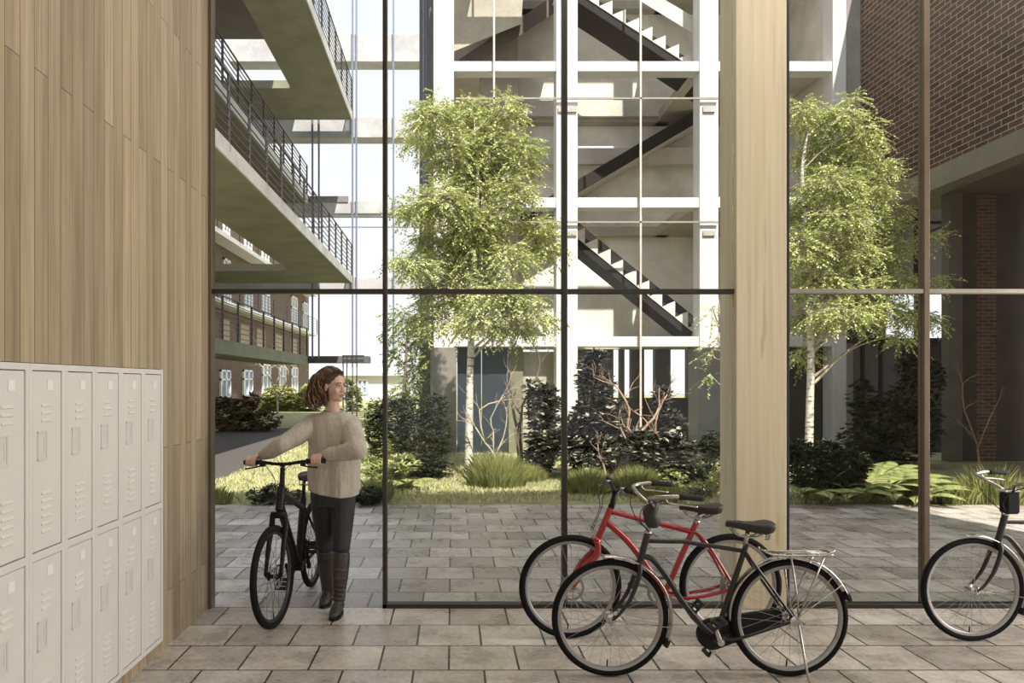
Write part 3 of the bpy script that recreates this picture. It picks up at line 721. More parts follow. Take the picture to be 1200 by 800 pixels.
shrub('dark_shrub', 'large dense dark green shrub with tiny leaves just right of the woman', 'shrub', 495, 562, [(495, 520, 36, 42), (460, 490, 24, 22), (510, 485, 20, 24), (500, 550, 34, 16), (440, 505, 12, 24), (475, 478, 20, 14)], L_DARK, 15000, .06)
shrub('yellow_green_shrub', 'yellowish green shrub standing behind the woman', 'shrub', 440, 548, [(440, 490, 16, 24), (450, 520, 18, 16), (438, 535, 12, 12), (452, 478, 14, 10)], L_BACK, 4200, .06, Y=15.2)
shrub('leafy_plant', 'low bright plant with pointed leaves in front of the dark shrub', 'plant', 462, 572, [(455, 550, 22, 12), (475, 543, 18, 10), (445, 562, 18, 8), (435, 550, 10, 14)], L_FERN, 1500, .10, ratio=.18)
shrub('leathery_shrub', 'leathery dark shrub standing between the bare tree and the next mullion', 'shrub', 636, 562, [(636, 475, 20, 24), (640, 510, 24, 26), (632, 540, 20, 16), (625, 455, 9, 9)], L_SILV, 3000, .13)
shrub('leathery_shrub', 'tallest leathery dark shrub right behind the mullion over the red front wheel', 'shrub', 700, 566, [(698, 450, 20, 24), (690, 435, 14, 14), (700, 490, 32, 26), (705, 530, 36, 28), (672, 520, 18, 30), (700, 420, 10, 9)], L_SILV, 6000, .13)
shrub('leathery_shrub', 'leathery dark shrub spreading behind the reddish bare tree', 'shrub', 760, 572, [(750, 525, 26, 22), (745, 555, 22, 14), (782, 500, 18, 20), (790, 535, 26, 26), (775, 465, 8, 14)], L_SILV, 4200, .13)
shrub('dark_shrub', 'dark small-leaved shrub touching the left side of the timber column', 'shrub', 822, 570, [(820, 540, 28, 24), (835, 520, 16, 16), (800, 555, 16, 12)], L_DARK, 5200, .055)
shrub('bright_plant', 'low sunlit yellow green plant at the foot of the timber column', 'plant', 826, 585, [(822, 572, 18, 8), (838, 565, 10, 10), (806, 578, 10, 6)], L_NOON, 900, .07, ratio=.25)
shrub('bright_plant', 'small leafy plant with bright tips below the leathery shrubs', 'plant', 790, 578, [(787, 560, 16, 10), (775, 570, 14, 8)], L_BACK, 900, .07, ratio=.3)
shrub('tall_dark_shrub', 'tall dim shrub against the passage wall behind the ferns', 'shrub', 1030, 556, [(1010, 470, 16, 26), (1040, 490, 26, 30), (1010, 515, 26, 24), (1060, 470, 16, 30), (1085, 500, 18, 34), (1070, 430, 18, 22), (1095, 445, 12, 24), (1050, 530, 34, 20)], L_DARK, 9000, .085, ratio=.4, Y=15.3)
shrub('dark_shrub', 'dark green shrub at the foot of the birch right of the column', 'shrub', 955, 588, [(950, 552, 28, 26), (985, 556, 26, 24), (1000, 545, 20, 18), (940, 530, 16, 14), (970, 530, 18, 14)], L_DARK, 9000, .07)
shrub('brown_shrub', 'brownish dark shrub bed along the far brick house', 'shrub', 262, 505, [(262, 485, 20, 20), (285, 480, 16, 14), (280, 497, 30, 10), (310, 492, 20, 12), (296, 470, 10, 10)], L_BROWN, 6500, .14, Y=27)
shrub('round_shrub', 'round sunlit pale green shrub in front of the far brick house', 'shrub', 325, 492, [(328, 468, 22, 17), (314, 474, 12, 9), (342, 474, 14, 9)], L_NOON, 6000, .2, Y=48)
shrub('round_shrub', 'pale sunlit bush partly hidden behind the hair of the woman', 'shrub', 362, 492, [(362, 470, 14, 20), (350, 485, 12, 8), (415, 470, 10, 18), (408, 455, 8, 14)], L_NOON, 5000, .2, Y=47)
shrub('low_shrub', 'low dark shrub at the paving edge behind the front wheel of the pushed bicycle', 'shrub', 315, 591, [(305, 580, 16, 9), (322, 578, 18, 11), (345, 582, 14, 8)], L_DARK, 2600, .05, ratio=.2)
shrub('low_shrub', 'low dark shrub at the paving edge hidden partly by the legs of the woman', 'shrub', 430, 591, [(432, 580, 20, 9), (410, 582, 12, 8)], L_DARK, 1800, .05, ratio=.2)

# bare branching trees
def bare(name, label, pts, m, r, seed, depth=3, Y=None, spread=.7, cat='tree'):
    """pts: list of limb polylines in (px, py)"""
    rnd = random.Random(seed); b = MB(); root = thing(name, (gx(pts[0][0][0], Y), Y, 0), label, cat)
    def grow(p, d, L, r, k):
        q = [p]; dd = d.copy()
        for i in range(4):
            dd = (dd + V((rnd.gauss(0, .16), rnd.gauss(0, .16), rnd.gauss(.03, .12)))).normalized(); q.append(q[-1] + dd * L / 4)
        b.tube(q, lerp_list([r, r * .55], 5), 5)
        if k > 0:
            for _ in range(rnd.choice((2, 3))):
                i = rnd.randint(1, 4); nd = (dd + V((rnd.gauss(0, spread), rnd.gauss(0, spread), rnd.gauss(.1, spread * .7)))).normalized()
                grow(q[i], nd, L * rnd.uniform(.55, .8), r * .5, k - 1)
    for li, line in enumerate(pts):
        yy = 0; q = []
        for i, (x, y) in enumerate(line): q.append(W(x, y, Y + yy)); yy += rnd.uniform(-.06, .06)
        if line[0][1] > 540 or li == 0: q[0].z = -.03
        sp = smooth_path(q, 2); rr = r if li == 0 else r * .65
        b.tube(sp, lerp_list([rr, rr * .4], len(sp)), 7)
        for i in range(len(sp) // 3, len(sp), 2):
            dd = (sp[min(i + 1, len(sp) - 1)] - sp[i - 1]).normalized()
            nd = (dd + V((rnd.gauss(0, spread), rnd.gauss(0, spread), rnd.gauss(.1, .3)))).normalized(); grow(sp[i], nd, .35 * Y / 13, rr * .35, depth - 2)
        dd = (sp[-1] - sp[-2]).normalized(); grow(sp[-1], dd, .35 * Y / 13, rr * .4, depth - 1)
    obj('branches', b, m, root, smooth=True); return root
bare('bare_shrub', 'low bare pale branched shrub in front of the navy door', [[(581, 548), (580, 535), (568, 518), (557, 500)], [(580, 535), (590, 512), (594, 492)], [(578, 530), (578, 505), (575, 490), (590, 462)], [(568, 518), (562, 480), (585, 470), (592, 464)]], M_BARKL, .026, 3, Y=13.2)
bare('bare_tree', 'bare dark tree with a twisting stem rising left of the leathery shrubs', [[(612, 560), (610, 520), (603, 490), (597, 450), (598, 418), (605, 400)], [(610, 520), (612, 475), (630, 440), (632, 420), (626, 405)], [(612, 545), (604, 505), (612, 492), (606, 480)]], M_BARK, .034, 5, Y=13.6)
bare('bare_tree', 'bare reddish tree with crooked limbs behind the handlebar of the red bicycle', [[(728, 572), (738, 530), (752, 505), (766, 490), (772, 478)], [(748, 515), (735, 500), (738, 480), (724, 455), (718, 450)], [(740, 525), (730, 508), (727, 500)], [(770, 560), (775, 520), (768, 505), (772, 480), (782, 462)], [(715, 560), (708, 548), (706, 542)]], M_BARKR, .036, 9, Y=11.95)
bare('bare_tree', 'small bare tree in front of the round sunlit shrub far left', [[(325, 492), (325, 470), (322, 455), (312, 435)], [(325, 468), (335, 450), (338, 435), (330, 425)]], M_BARKL, .07, 12, Y=43)
bare('bare_shrub', 'thin bare shrub in the gloom at the far right behind the grasses', [[(1150, 560), (1145, 520), (1130, 480), (1128, 450)], [(1146, 525), (1160, 490), (1170, 470)], [(1140, 510), (1120, 490)]], M_BARK, .02, 15, Y=13)

# ferns: arching fronds with paired leaflets
def fern(name, label, px, py, n, L, seed, m=None, group=None, az=None):
    Y = 1485. / (py - 450); rnd = random.Random(seed); base = V((gx(px, Y), Y, 0)); root = thing(name, base, label, 'fern', group)
    for i in range(n):
        a = (2 * PI * i / n + rnd.uniform(-.2, .2)) if az is None else rnd.uniform(*az); l = L * rnd.uniform(.7, 1.1); el = rnd.uniform(.75, 1.2)
        h = V((math.cos(a), math.sin(a), 0)); K = 38; pts = []
        for k in range(K + 1):
            t = k / K; pts.append(base + h * (l * t * math.cos(el * (1 - t * .5))) + V((0, 0, l * (math.sin(el) * t - .62 * t ** 2.2) + .02)))
        P = np.array([tuple(p) for p in pts[3:]]); T = np.gradient(P, axis=0); T /= np.linalg.norm(T, axis=1, keepdims=True)
        s = np.cross(T, [0, 0, 1.]); s /= np.linalg.norm(s, axis=1, keepdims=True); t = np.linspace(.1, 1, len(P)); w_ = l * .20 * np.sin(PI * np.clip(t * .9 + .12, 0, 1)) + .01
        vs = []
        for sg in (-1, 1):
            vs.append(leaf_arrays(P, s * sg + T * .35 + np.array([0, 0, -.15]), np.cross(s, T) * 1.0 + RNG.normal(size=P.shape) * .05, w_, w_ * .16 + .004, .08))
        v = np.concatenate(vs); leaf_obj('frond', v, m or L_FERN, root)
    return root
fern('fern', 'large arching fern in sun just left of the right mullion', 1040, 586, 16, 1.05, 1, group='ferns right of the column')
fern('fern', 'sunlit fern directly behind the right mullion at the paving edge', 1078, 590, 14, .75, 2, group='ferns right of the column')
fern('fern', 'shaded fern nearest the timber column at the paving edge', 955, 590, 14, .7, 3, group='ferns right of the column')
fern('fern', 'half shaded fern between the dark shrub and the large sunlit fern', 1000, 588, 14, .85, 4, group='ferns right of the column')
fern('fern', 'upright fern rising above the others behind the sunlit fern', 1025, 572, 12, 1.05, 5, group='ferns right of the column')
fern('fern', 'low fern in front of the big dark shrub beside the woman', 475, 575, 10, .6, 6)

# ornamental grasses and the lawn
def blades(cx, cy, rx, ry, n, L, w, lean=.5, outward=0., z0=0.):
    a = RNG.uniform(0, 2 * PI, n); r = np.sqrt(RNG.uniform(0, 1, n)); x = cx + r * np.cos(a) * rx; y = cy + r * np.sin(a) * ry
    l = L * RNG.uniform(.55, 1.15, n) * (1 - .55 * r ** 2 * (1 if outward else 0)); dirx = RNG.normal(size=n) * lean + outward * r * np.cos(a); diry = RNG.normal(size=n) * lean + outward * r * np.sin(a)
    b = np.stack([x, y, np.full(n, z0)], 1); h = np.stack([dirx, diry, np.zeros(n)], 1)
    m = b + h * l[:, None] * .35 + np.array([0, 0, 1]) * l[:, None] * .6; t = b + h * l[:, None] * .95 + np.array([0, 0, 1]) * (l * .9)[:, None]
    sa = RNG.uniform(0, PI, n); s = np.stack([np.cos(sa), np.sin(sa), np.zeros(n)], 1) * w
    v = np.stack([b - s * .5, b + s * .5, m + s * .5, t, m - s * .5], 1); return v
def blade_obj(name, v, m, parent=None):
    n = len(v); me = bpy.data.meshes.new(name); me.vertices.add(n * 5); me.vertices.foreach_set('co', v.reshape(-1, 3).astype(np.float32).ravel())
    idx = (np.arange(n)[:, None] * 5 + np.arange(5)).ravel().astype(np.int32)
    me.loops.add(n * 5); me.loops.foreach_set('vertex_index', idx); me.polygons.add(n)
    me.polygons.foreach_set('loop_start', np.arange(0, n * 5, 5, dtype=np.int32)); me.polygons.foreach_set('loop_total', np.full(n, 5, dtype=np.int32)); me.update(calc_edges=True)
    return obj(name, me, m, parent)
def clump(label, px, py, rx, h, n, m=None, w=.0055, name='grass_clump', group=None):
    Y = 1485. / (py - 450); x = gx(px, Y); n = int(n * (1.8 if w < .01 else 1)); v = blades(x, Y, rx, rx * .8, n, h, w, .16, .42)
    o = blade_obj(name, v - np.array([x, Y, 0]), m or L_TUFT); o.location = (x, Y, 0); tag(o, label, 'grass', group); return o
clump('large domed tuft of fine grass right of the white birch trunk', 583, 572, .42, .62, 5200)
clump('smaller domed grass tuft beside the large one, left of the middle mullion', 618, 566, .28, .36, 2200)
clump('wide grass tuft behind the front wheel of the red bicycle', 690, 580, .34, .46, 3200)
clump('tuft of pale grass below the reddish bare tree', 745, 580, .3, .5, 2200)
clump('low grass tuft close to the black dutch handlebar', 775, 587, .3, .3, 1400)
clump('spiky sunlit grass clump right of the right mullion', 1120, 589, .3, .38, 300, w=.016)
clump('spiky dim grass clump behind the handlebar at the right edge', 1165, 588, .45, .6, 500, w=.014)
clump('tall thin grass tuft right behind the woman at the paving edge', 442, 588, .18, .45, 500)
clump('sunlit grass tuft at the far left of the paving edge', 256, 589, .18, .28, 500)
vs = [blades(-1.2, 12.7, 5.0, 2.2, 34000, .085, .007, .4), blades(4.0, 12.7, 4.0, 2.2, 30000, .085, .007, .4), blades(-3, 18, 7, 4, 22000, .11, .012, .4), blades(2, 15.5, 7, 1.5, 16000, .1, .01, .4)]
v = np.concatenate(vs); v = v[(v[:, 0, 1] > 10.52) & ~((v[:, 0, 1] > 17.8) & (v[:, 0, 0] > -.6))]
px_ = VX + v[:, 0, 0] * F / v[:, 0, 1]; py_ = VY + CAM_Z * F / v[:, 0, 1]
def inpoly(x, y, poly):
    r = np.zeros(len(x), bool); j = len(poly) - 1
    for i in range(len(poly)):
        xi, yi = poly[i]; xj, yj = poly[j]; c_ = ((yi > y) != (yj > y)) & (x < (xj - xi) * (y - yi) / (yj - yi + 1e-9) + xi); r ^= c_; j = i
    return r
v = v[~inpoly(v[:, 0, 0], v[:, 0, 1], [(a, b_) for a, b_, c_ in vs0])] if (vs0 := [tuple(q) for q in g.v[:9]]) else v
o = blade_obj('lawn', v, L_GRASS); tag(o, 'short uneven green lawn covering the garden behind the paving', 'grass', kind='stuff')
# ------------------------------------------------------------------ bicycles
M_TYRE = mat('tyre_rubber', (.009, .009, .009), .8, var=.1, scale=30, spec=.2)
M_RIM = mat('rim_alloy', (.36, .355, .345), .4, .5, var=.05); M_RIMD = mat('rim_black', (.03, .03, .03), .4)
M_CHR = mat('chrome', (.50, .475, .44), .25, 1., var=.04); M_SPK = mat('spoke_steel', (.40, .39, .37), .55, .2)
M_RED = mat('red_lacquer', (.36, .016, .02), .25, .15, var=.06, coat=.6); M_BLK = mat('black_lacquer', (.011, .010, .0095), .35, 0, coat=.15)
M_MATT = mat('matt_black', (.006, .006, .0065), .5, spec=.3); M_SADL = mat('black_saddle', (.03, .029, .026), .55, var=.15)
M_GRIP = mat('grip_rubber', (.02, .02, .02), .8); M_STEEL = mat('grey_steel', (.30, .29, .28), .35, .8)
M_SPKD = mat('spoke_black', (.06, .06, .06), .4, .5)
_sp = {}
def spoke_mesh(R, side, lean, m):
    k = (round(R, 3), side, lean, m.name)
    if k not in _sp:
        b = MB(); a = lean * .75
        b.tube([(.027 * math.sin(a), side * .03, .027 * math.cos(a)), (0, side * .002, R)], .00135, 5)
        me = bpy.data.meshes.new('spoke'); me.from_pydata(b.v, [], b.f); me.materials.append(m); _sp[k] = me
    return _sp[k]
def wheel(name, root, hub, R, rt, rim_m, spk_m, M=None, disc=False, hubm=None):
    b = MB(); n = 56; k = 12
    b.rings([[((R - rt + rt * math.cos(2 * PI * j / k)) * math.cos(2 * PI * i / n), rt * .95 * math.sin(2 * PI * j / k), (R - rt + rt * math.cos(2 * PI * j / k)) * math.sin(2 * PI * i / n)) for j in range(k)] for i in range(n)], closed=True)
    w = obj(name, b, M_TYRE, root, world=False, smooth=True)
    MM = Matrix.Translation(V(hub)) @ (M if M is not None else Matrix.Identity(4)); w.matrix_local = MM
    Ri = R - 2 * rt + .004
    prof = [(Ri + .002, .012), (Ri + .002, -.012), (Ri - .013, -.010), (Ri - .020, -.004), (Ri - .020, .004), (Ri - .013, .010)]
    b = MB(); b.rings([[(r * math.cos(2 * PI * i / n), y, r * math.sin(2 * PI * i / n)) for r, y in prof] for i in range(n)], closed=True)
    obj('rim', b, rim_m, w, world=False, auto=35)
    b = MB(); b.lathe_y([(.006, -.055), (.012, -.054), (.012, -.040), (.030, -.034), (.030, -.029), (.015, -.024), (.013, 0), (.015, .024), (.030, .029), (.030, .034), (.012, .040), (.012, .054), (.006, .055)], 20)
    obj('hub', b, hubm or M_CHR, w, world=False, auto=40)
    b = MB(); b.tube([(0, 0, Ri - .02), (0, 0, Ri - .058)], .004, 6); o = obj('valve', b, M_TYRE, w, world=False); o.rotation_euler = (0, PI * .98, 0)
    ns = 28
    for i in range(ns):
        side = 1 if i % 2 else -1; lean = 1 if (i // 2) % 2 else -1
        o = bpy.data.objects.new('spoke', spoke_mesh(Ri - .012, side, lean, spk_m)); COL.objects.link(o); o.parent = w
        o.rotation_euler = (0, 2 * PI * i / ns, 0)
    if disc:
        b = MB(); m = 36
        b.rings([[(rr * math.cos(2 * PI * i / m), .036 + t, rr * math.sin(2 * PI * i / m)) for rr, t in ((.082, -.001), (.082, .001), (.066, .001), (.066, -.001))] for i in range(m)], closed=True)
        for i in range(6):
            a = i * PI / 3; b.tube([(.02 * math.cos(a), .036, .02 * math.sin(a)), (.07 * math.cos(a + .4), .036, .07 * math.sin(a + .4))], .004, 5)
        obj('brake_disc', b, M_STEEL, w, world=False)
        b = MB(); b.box((-.0, .036 - .012, .045), (.035, .036 + .014, .095), .006)
    return w
def arc_fender(c, R, a0, a1, m, root, wdt=.030, name='mudguard', M=None):
    b = MB(); n = 34; rs = []
    cs = []
    for j in range(9):
        t = -1 + j / 4; cs.append((.012 * (1 - t * t), wdt * t))
    sec = [(r + .0012, y) for r, y in cs] + [(r - .0012, y * .97) for r, y in reversed(cs)]
    for i in range(n + 1):
        a = a0 + (a1 - a0) * i / n
        rs.append([(c[0] + (R + r) * math.cos(a), c[1] + y, c[2] + (R + r) * math.sin(a)) for r, y in sec])
    b.rings(rs); o = obj(name, b, m, root, world=False, smooth=True)
    if M is not None: o.matrix_local = M
    return o
def saddle(root, p, L, Wd, tilt=0., m=None, spring=False):
    b = MB(); rs = []; n = 18
    secs = [(0, .012, .012, -.006), (.03, .020, .020, 0), (.25, .026, .026, .0), (.45, .040, .030, -.004), (.65, .068, .036, -.006), (.82, Wd, .040, -.004), (.95, Wd * .92, .038, 0), (1.0, Wd * .6, .026, .002)]
    for t, w_, h, dz in secs:
        x = L * (.55 - t)
        rs.append([(x, w_ * math.copysign(abs(math.cos(2 * PI * k / n)) ** .8, math.cos(2 * PI * k / n)), dz + (h * .6 if math.sin(2 * PI * k / n) > 0 else h) * math.sin(2 * PI * k / n) * (.55 if math.sin(2 * PI * k / n) > 0 else .9)) for k in range(n)])
    b.rings(rs); s = obj('saddle', b, m or M_SADL, root, world=False, smooth=True)
    s.location = p; s.rotation_euler = (0, tilt, 0); s.scale = (1, 1, 1.45)
    r = MB()
    for y in (-.022, .022):
        r.tube(smooth_path([(L * .48, y * .4, -.012), (L * .3, y, -.045), (-L * .1, y, -.05), (-L * .3, y * 1.8, -.02)], 4), .0045, 6)
    if spring:
        for y in (-.05, .05):
            r.tube([(-L * .30 + .014 * math.cos(q * .9), y + .014 * math.sin(q * .9), -.055 + q * .0013) for q in range(36)], .003, 5)
    obj('saddle_rails', r, M_CHR, s, world=False)
    return s
def pedal(root, p, rot=0.3):
    b = MB(); s = .048
    b.box((-.012, -.045, -.010), (.012, .045, .010), .003)
    for x in (-.036, .036): b.box((x - .011, -.045, -.013), (x + .011, .045, .013), .004)
    for y in (-.042, .042): b.box((-.04, y - .004, -.008), (.04, y + .004, .008), .002)
    o = obj('pedal', b, M_GRIP, root, world=False); o.location = p; o.rotation_euler = (0, rot, 0)
def crank(root, bb, ang, y, L=.165, m=None, prot=.3):
    p = V((bb[0] + L * math.cos(ang), y, bb[2] + L * math.sin(ang)))
    b = MB(); b.tube([(bb[0], y, bb[2]), ((bb[0] + p.x) / 2, y, (bb[2] + p.z) / 2), p], [.016, .011, .013], 10)
    b.tube([(bb[0], y - .013, bb[2]), (bb[0], y + .013, bb[2])], .020, 14); b.tube([(p.x, y - .010, p.z), (p.x, y + .010, p.z)], .014, 12)
    obj('crank_arm', b, m or M_CHR, root, world=False, auto=40)
    pedal(root, (p.x, y + math.copysign(.06, y), p.z), prot)
def steer_M(pivot, axis, ang):
    return Matrix.Translation(V(pivot)) @ Matrix.Rotation(ang, 4, V(axis)) @ Matrix.Translation(-V(pivot))

def dutch_bike(loc, rz, label, face=1, steer=0., box=True, bag=True):
    """local x runs towards the front wheel, z up; the side +y is the rider's left"""
    root = thing('bicycle', loc, label, 'bicycle', 'parked dutch bicycles', rz)
    s = 207.
    def J(px, py, y=0.): return V(((820 - px) / s, y, (792 - py) / s))
    R = .331
    fh = V((J(715, 0).x, 0, R)); rh = V((J(925, 0).x, 0, R))
    ht, hb = J(759, 625), J(749, 662); ax = (ht - hb).normalized(); SM = steer_M(hb, ax, steer)
    def stage(o): o.matrix_local = SM @ o.matrix_local if o.matrix_local else SM; return o
    fw = wheel('front_wheel', root, fh, R, .0195, M_RIM, M_SPK); fw.matrix_local = SM @ Matrix.Translation(fh)
    wheel('rear_wheel', root, rh, R, .0195, M_RIM, M_SPK)
    bb = J(838, 746)
    f = MB()
    f.tube([ht, hb], .0195, 12)
    f.tube([J(757, 634), J(800, 634.5), J(868, 645)], .0125, 10)
    f.tube(smooth_path([J(752, 652), J(764, 655), J(780, 674), J(799, 704), J(820, 730), bb], 6), .0165, 12)
    f.tube([J(875, 637), bb], .0155, 12)
    f.tube([bb + V((0, -.036, 0)), bb + V((0, .036, 0))], .026, 14)
    for y in (-1, 1):
        f.tube(smooth_path([J(873, 646, y * .012), J(885, 665, y * .045), rh + V((0, y * .062, .01))], 4), .0085, 8)
        f.tube(smooth_path([bb + V((-.03, y * .03, 0)), bb + V((-.12, y * .045, .006)), rh + V((0, y * .062, 0))], 4), .009, 8)
        f.tube([rh + V((0, y * .054, 0)), rh + V((0, y * .072, 0))], .019, 12)
    obj('frame', f, M_BLK, root, world=False, auto=40)
    g = MB()
    for y in (-1, 1):
        g.tube(smooth_path([hb + V((0, y * .02, 0)), hb + V((.01, y * .045, -.05)), J(737, 698, y * .05), J(724, 716, y * .052), fh + V((0, y * .052, 0))], 5), lerp_list([.015, .014, .012, .009, .008], 21), 10)
    g.tube([hb + V((0, -.03, -.005)), hb + V((0, .03, -.005))], .018, 10)
    o = obj('fork', g, M_BLK, root, world=False, smooth=True); o.matrix_local = SM
    h = MB(); h.tube([ht - ax * .01, J(764, 601)], .0125, 10); h.tube([ht - ax * .0, ht + ax * .012], .022, 12)
    o = obj('stem', h, M_CHR, root, world=False, smooth=True); o.matrix_local = SM
    st = J(765, 597)
    h = MB(); gp = []
    for y in (-1, 1):
        pth = smooth_path([st, st + V((.012, y * .05, .03)), st + V((.055, y * .13, .075)), st + V((.055, y * .23, .100)), st + V((-.02, y * .275, .112)), st + V((-.10, y * .285, .112)), st + V((-.185, y * .29, .105))], 6)
        h.tube(pth, .011, 10); gp.append(y)
    o = obj('handlebar', h, M_CHR, root, world=False, smooth=True); o.matrix_local = SM
    for y in (-1, 1):
        q = MB(); q.tube([st + V((-.065, y * .284, .112)), st + V((-.085, y * .285, .112)), st + V((-.18, y * .29, .105)), st + V((-.195, y * .29, .104))], [.016, .0155, .0165, .013], 12)
        o = obj('grip', q, M_GRIP, root, world=False, smooth=True); o.matrix_local = SM
        q = MB(); q.tube(smooth_path([st + V((.0, y * .262, .1)), st + V((-.02, y * .265, .075)), st + V((-.09, y * .275, .068)), st + V((-.165, y * .28, .058))], 4), .005, 6)
        o = obj('brake_lever', q, M_CHR, root, world=False, smooth=True); o.matrix_local = SM
        q = MB(); q.tube(smooth_path([st + V((0, y * .255, .09)), st + V((.09, y * .16, .04)), st + V((.085, y * .06, -.05)), st + V((.03, y * .02, -.12)), ht + V((.02, y * .018, -.03))], 6), .0028, 5)
        o = obj('brake_cable', q, M_GRIP, root, world=False, smooth=True); o.matrix_local = SM
    if bag:
        q = MB(); sec = [(0, .03, .026), (.03, .048, .034), (.07, .040, .034), (.10, .046, .036), (.135, .030, .03), (.155, .022, .022)]
        base = J(765, 618)
        q.rings([[base + V((w_ * 1.0 * math.cos(2 * PI * k / 10) - (.018 if i in (2, 3) else 0) * -1 + (-t * .05 + .0), d_ * math.sin(2 * PI * k / 10), t)) for k in range(10)] for i, (t, w_, d_) in enumerate([(a, b_, c_) for a, b_, c_ in sec])])
        o = obj('lamp_cover', q, M_SADL, root, world=False, auto=50); o.matrix_local = SM; o['label'] = 'black cloth cover tied around the stem'
    if box:
        q = MB(); q.box((-.045, -.04, -.07), (.045, .04, .07), .012)
        o = obj('head_lamp', q, M_MATT, root, world=False); o.matrix_local = SM @ Matrix.Translation(J(765, 608))
        q = MB(); q.box((-.05, -.042, .062), (.05, .042, .085), .01)
        o = obj('lamp_lid', q, M_CHR, root, world=False); o.matrix_local = SM @ Matrix.Translation(J(765, 608))
    q = MB(); q.tube([J(873, 640), J(876.5, 620)], .0125, 10); obj('seatpost', q, M_CHR, root, world=False, smooth=True)
    saddle(root, J(880, 613), .258, .098, -.04, spring=True)
    # mudguards with stays
    fm = arc_fender(fh, R + .012, math.radians(98), math.radians(-18 + 0), M_CHR, root); fm.name = 'front_mudguard'
    # front guard hugs the rear half of the wheel
    me = MB(); 
    bpy.data.objects.remove(fm)
    fm = arc_fender(fh, R + .012, math.radians(82), math.radians(205), M_CHR, root, name='front_mudguard', M=SM)
    rm = arc_fender(rh, R + .012, math.radians(-2), math.radians(160), M_CHR, root, name='rear_mudguard')
    # rear guard spans from the chainstay over the top to the back
    for (hub, a, par, mm) in ((fh, 188, 'f', SM), (rh, 160 - 14, 'r', Matrix.Identity(4)), (rh, 134, 'r', Matrix.Identity(4))):
        for y in (-1, 1):
            q = MB(); a_ = math.radians(a); e = hub + V(((R + .012) * math.cos(a_), y * .03, (R + .012) * math.sin(a_)))
            q.tube([hub + V((0, y * .058, 0)), e], .003, 6); o = obj('mudguard_stay', q, M_CHR, root, world=False); o.matrix_local = mm
    for (hub, a, mm) in ((fh, 204, SM), (rh, 160, Matrix.Identity(4))):
        q = MB(); a_ = math.radians(a)
        q.box((-.012, -.033, -.022), (.012, .033, .022), .006)
        o = obj('mud_flap', q, M_GRIP, root, world=False)
        o.matrix_local = mm @ Matrix.Translation(hub + V(((R + .016) * math.cos(a_), 0, (R + .016) * math.sin(a_)))) @ Matrix.Rotation(-a_, 4, 'Y')
    # luggage rack
    q = MB(); z = J(0, 648).z; xa, xb = J(894, 0).x, J(968, 0).x
    q.tube(smooth_path([(xa + .02, -.02, z + .03), (xa - .05, -.055, z), (xb + .02, -.06, z), (xb - .01, -.03, z + .006), (xb - .01, .03, z + .006), (xb + .02, .06, z), (xa - .05, .055, z), (xa + .02, .02, z + .03)], 5), .0055, 7)
    for x in (xa - .08, xa - .15, xb + .06): q.tube([(x, -.057, z), (x, .057, z)], .0045, 6)
    for y in (-.02, .02): q.tube([(xa - .04, y, z + .004), (xb + .0, y, z + .004)], .0045, 6)
    q.tube(smooth_path([(xb + .03, -.06, z), (xb - .02, -.05, z + .022), (xb - .035, 0, z + .03), (xb - .02, .05, z + .022), (xb + .03, .06, z)], 4), .005, 6)
    for y in (-1, 1):
        q.tube([J(922, 652, y * .058), J(929, 700, y * .062), rh + V((-.02, y * .066, .03))], .0055, 7)
        q.tube([J(960, 650, y * .058), rh + V((-.02, y * .068, .02))], .0055, 7)
    obj('luggage_rack', q, M_CHR, root, world=False, smooth=True)
    # chain case (right side of a bike facing left is the far side: it sits on the side seen from the lobby)
    sy = -.052 * face
    q = MB(); r1, r2 = .088, .042; pts = []
    d = rh - bb; base = math.atan2(d.z, d.x)
    for i in range(15): a = base + PI / 2 + PI * i / 14; pts.append((bb.x + r1 * math.cos(a), bb.z + r1 * math.sin(a)))
    for i in range(9): a = base - PI / 2 + PI * i / 8; pts.append((rh.x + r2 * math.cos(a), rh.z + r2 * math.sin(a)))
    q.rings([[(x, sy - .016, z) for x, z in pts], [(x, sy - .014, z) for x, z in pts], [(x, sy + .014, z) for x, z in pts], [(bb.x + (x - bb.x) * .985, sy + .018, bb.z + (z - bb.z) * .95) for x, z in pts]])
    obj('chain_case', q, M_MATT, root, world=False, auto=40)
    crank(root, bb, math.radians(71), .088 * face, m=M_CHR, L=.125, prot=.5)
    crank(root, bb, math.radians(-100), -.088 * face, m=M_CHR, L=.115, prot=.9)
    q = MB(); q.lathe_y([(.004, .0), (.026, .002), (.028, .012), (.012, .016), (.004, .016)], 20); o = obj('axle_cap', q, M_CHR, root, world=False, auto=40); o.location = rh + V((0, face * .062 if face > 0 else -.078, 0))
    q = MB(); q.tube([rh + V((-.02, face * .075, -.02)), rh + V((-.035, face * .11, -R * .6)), rh + V((-.045, face * .155, -R + .006))], .007, 8); q.tube([rh + V((-.045, face * .155, -R + .006)), rh + V((-.085, face * .165, -R + .006))], .006, 8)
    obj('kickstand', q, M_CHR, root, world=False, smooth=True)
    return root

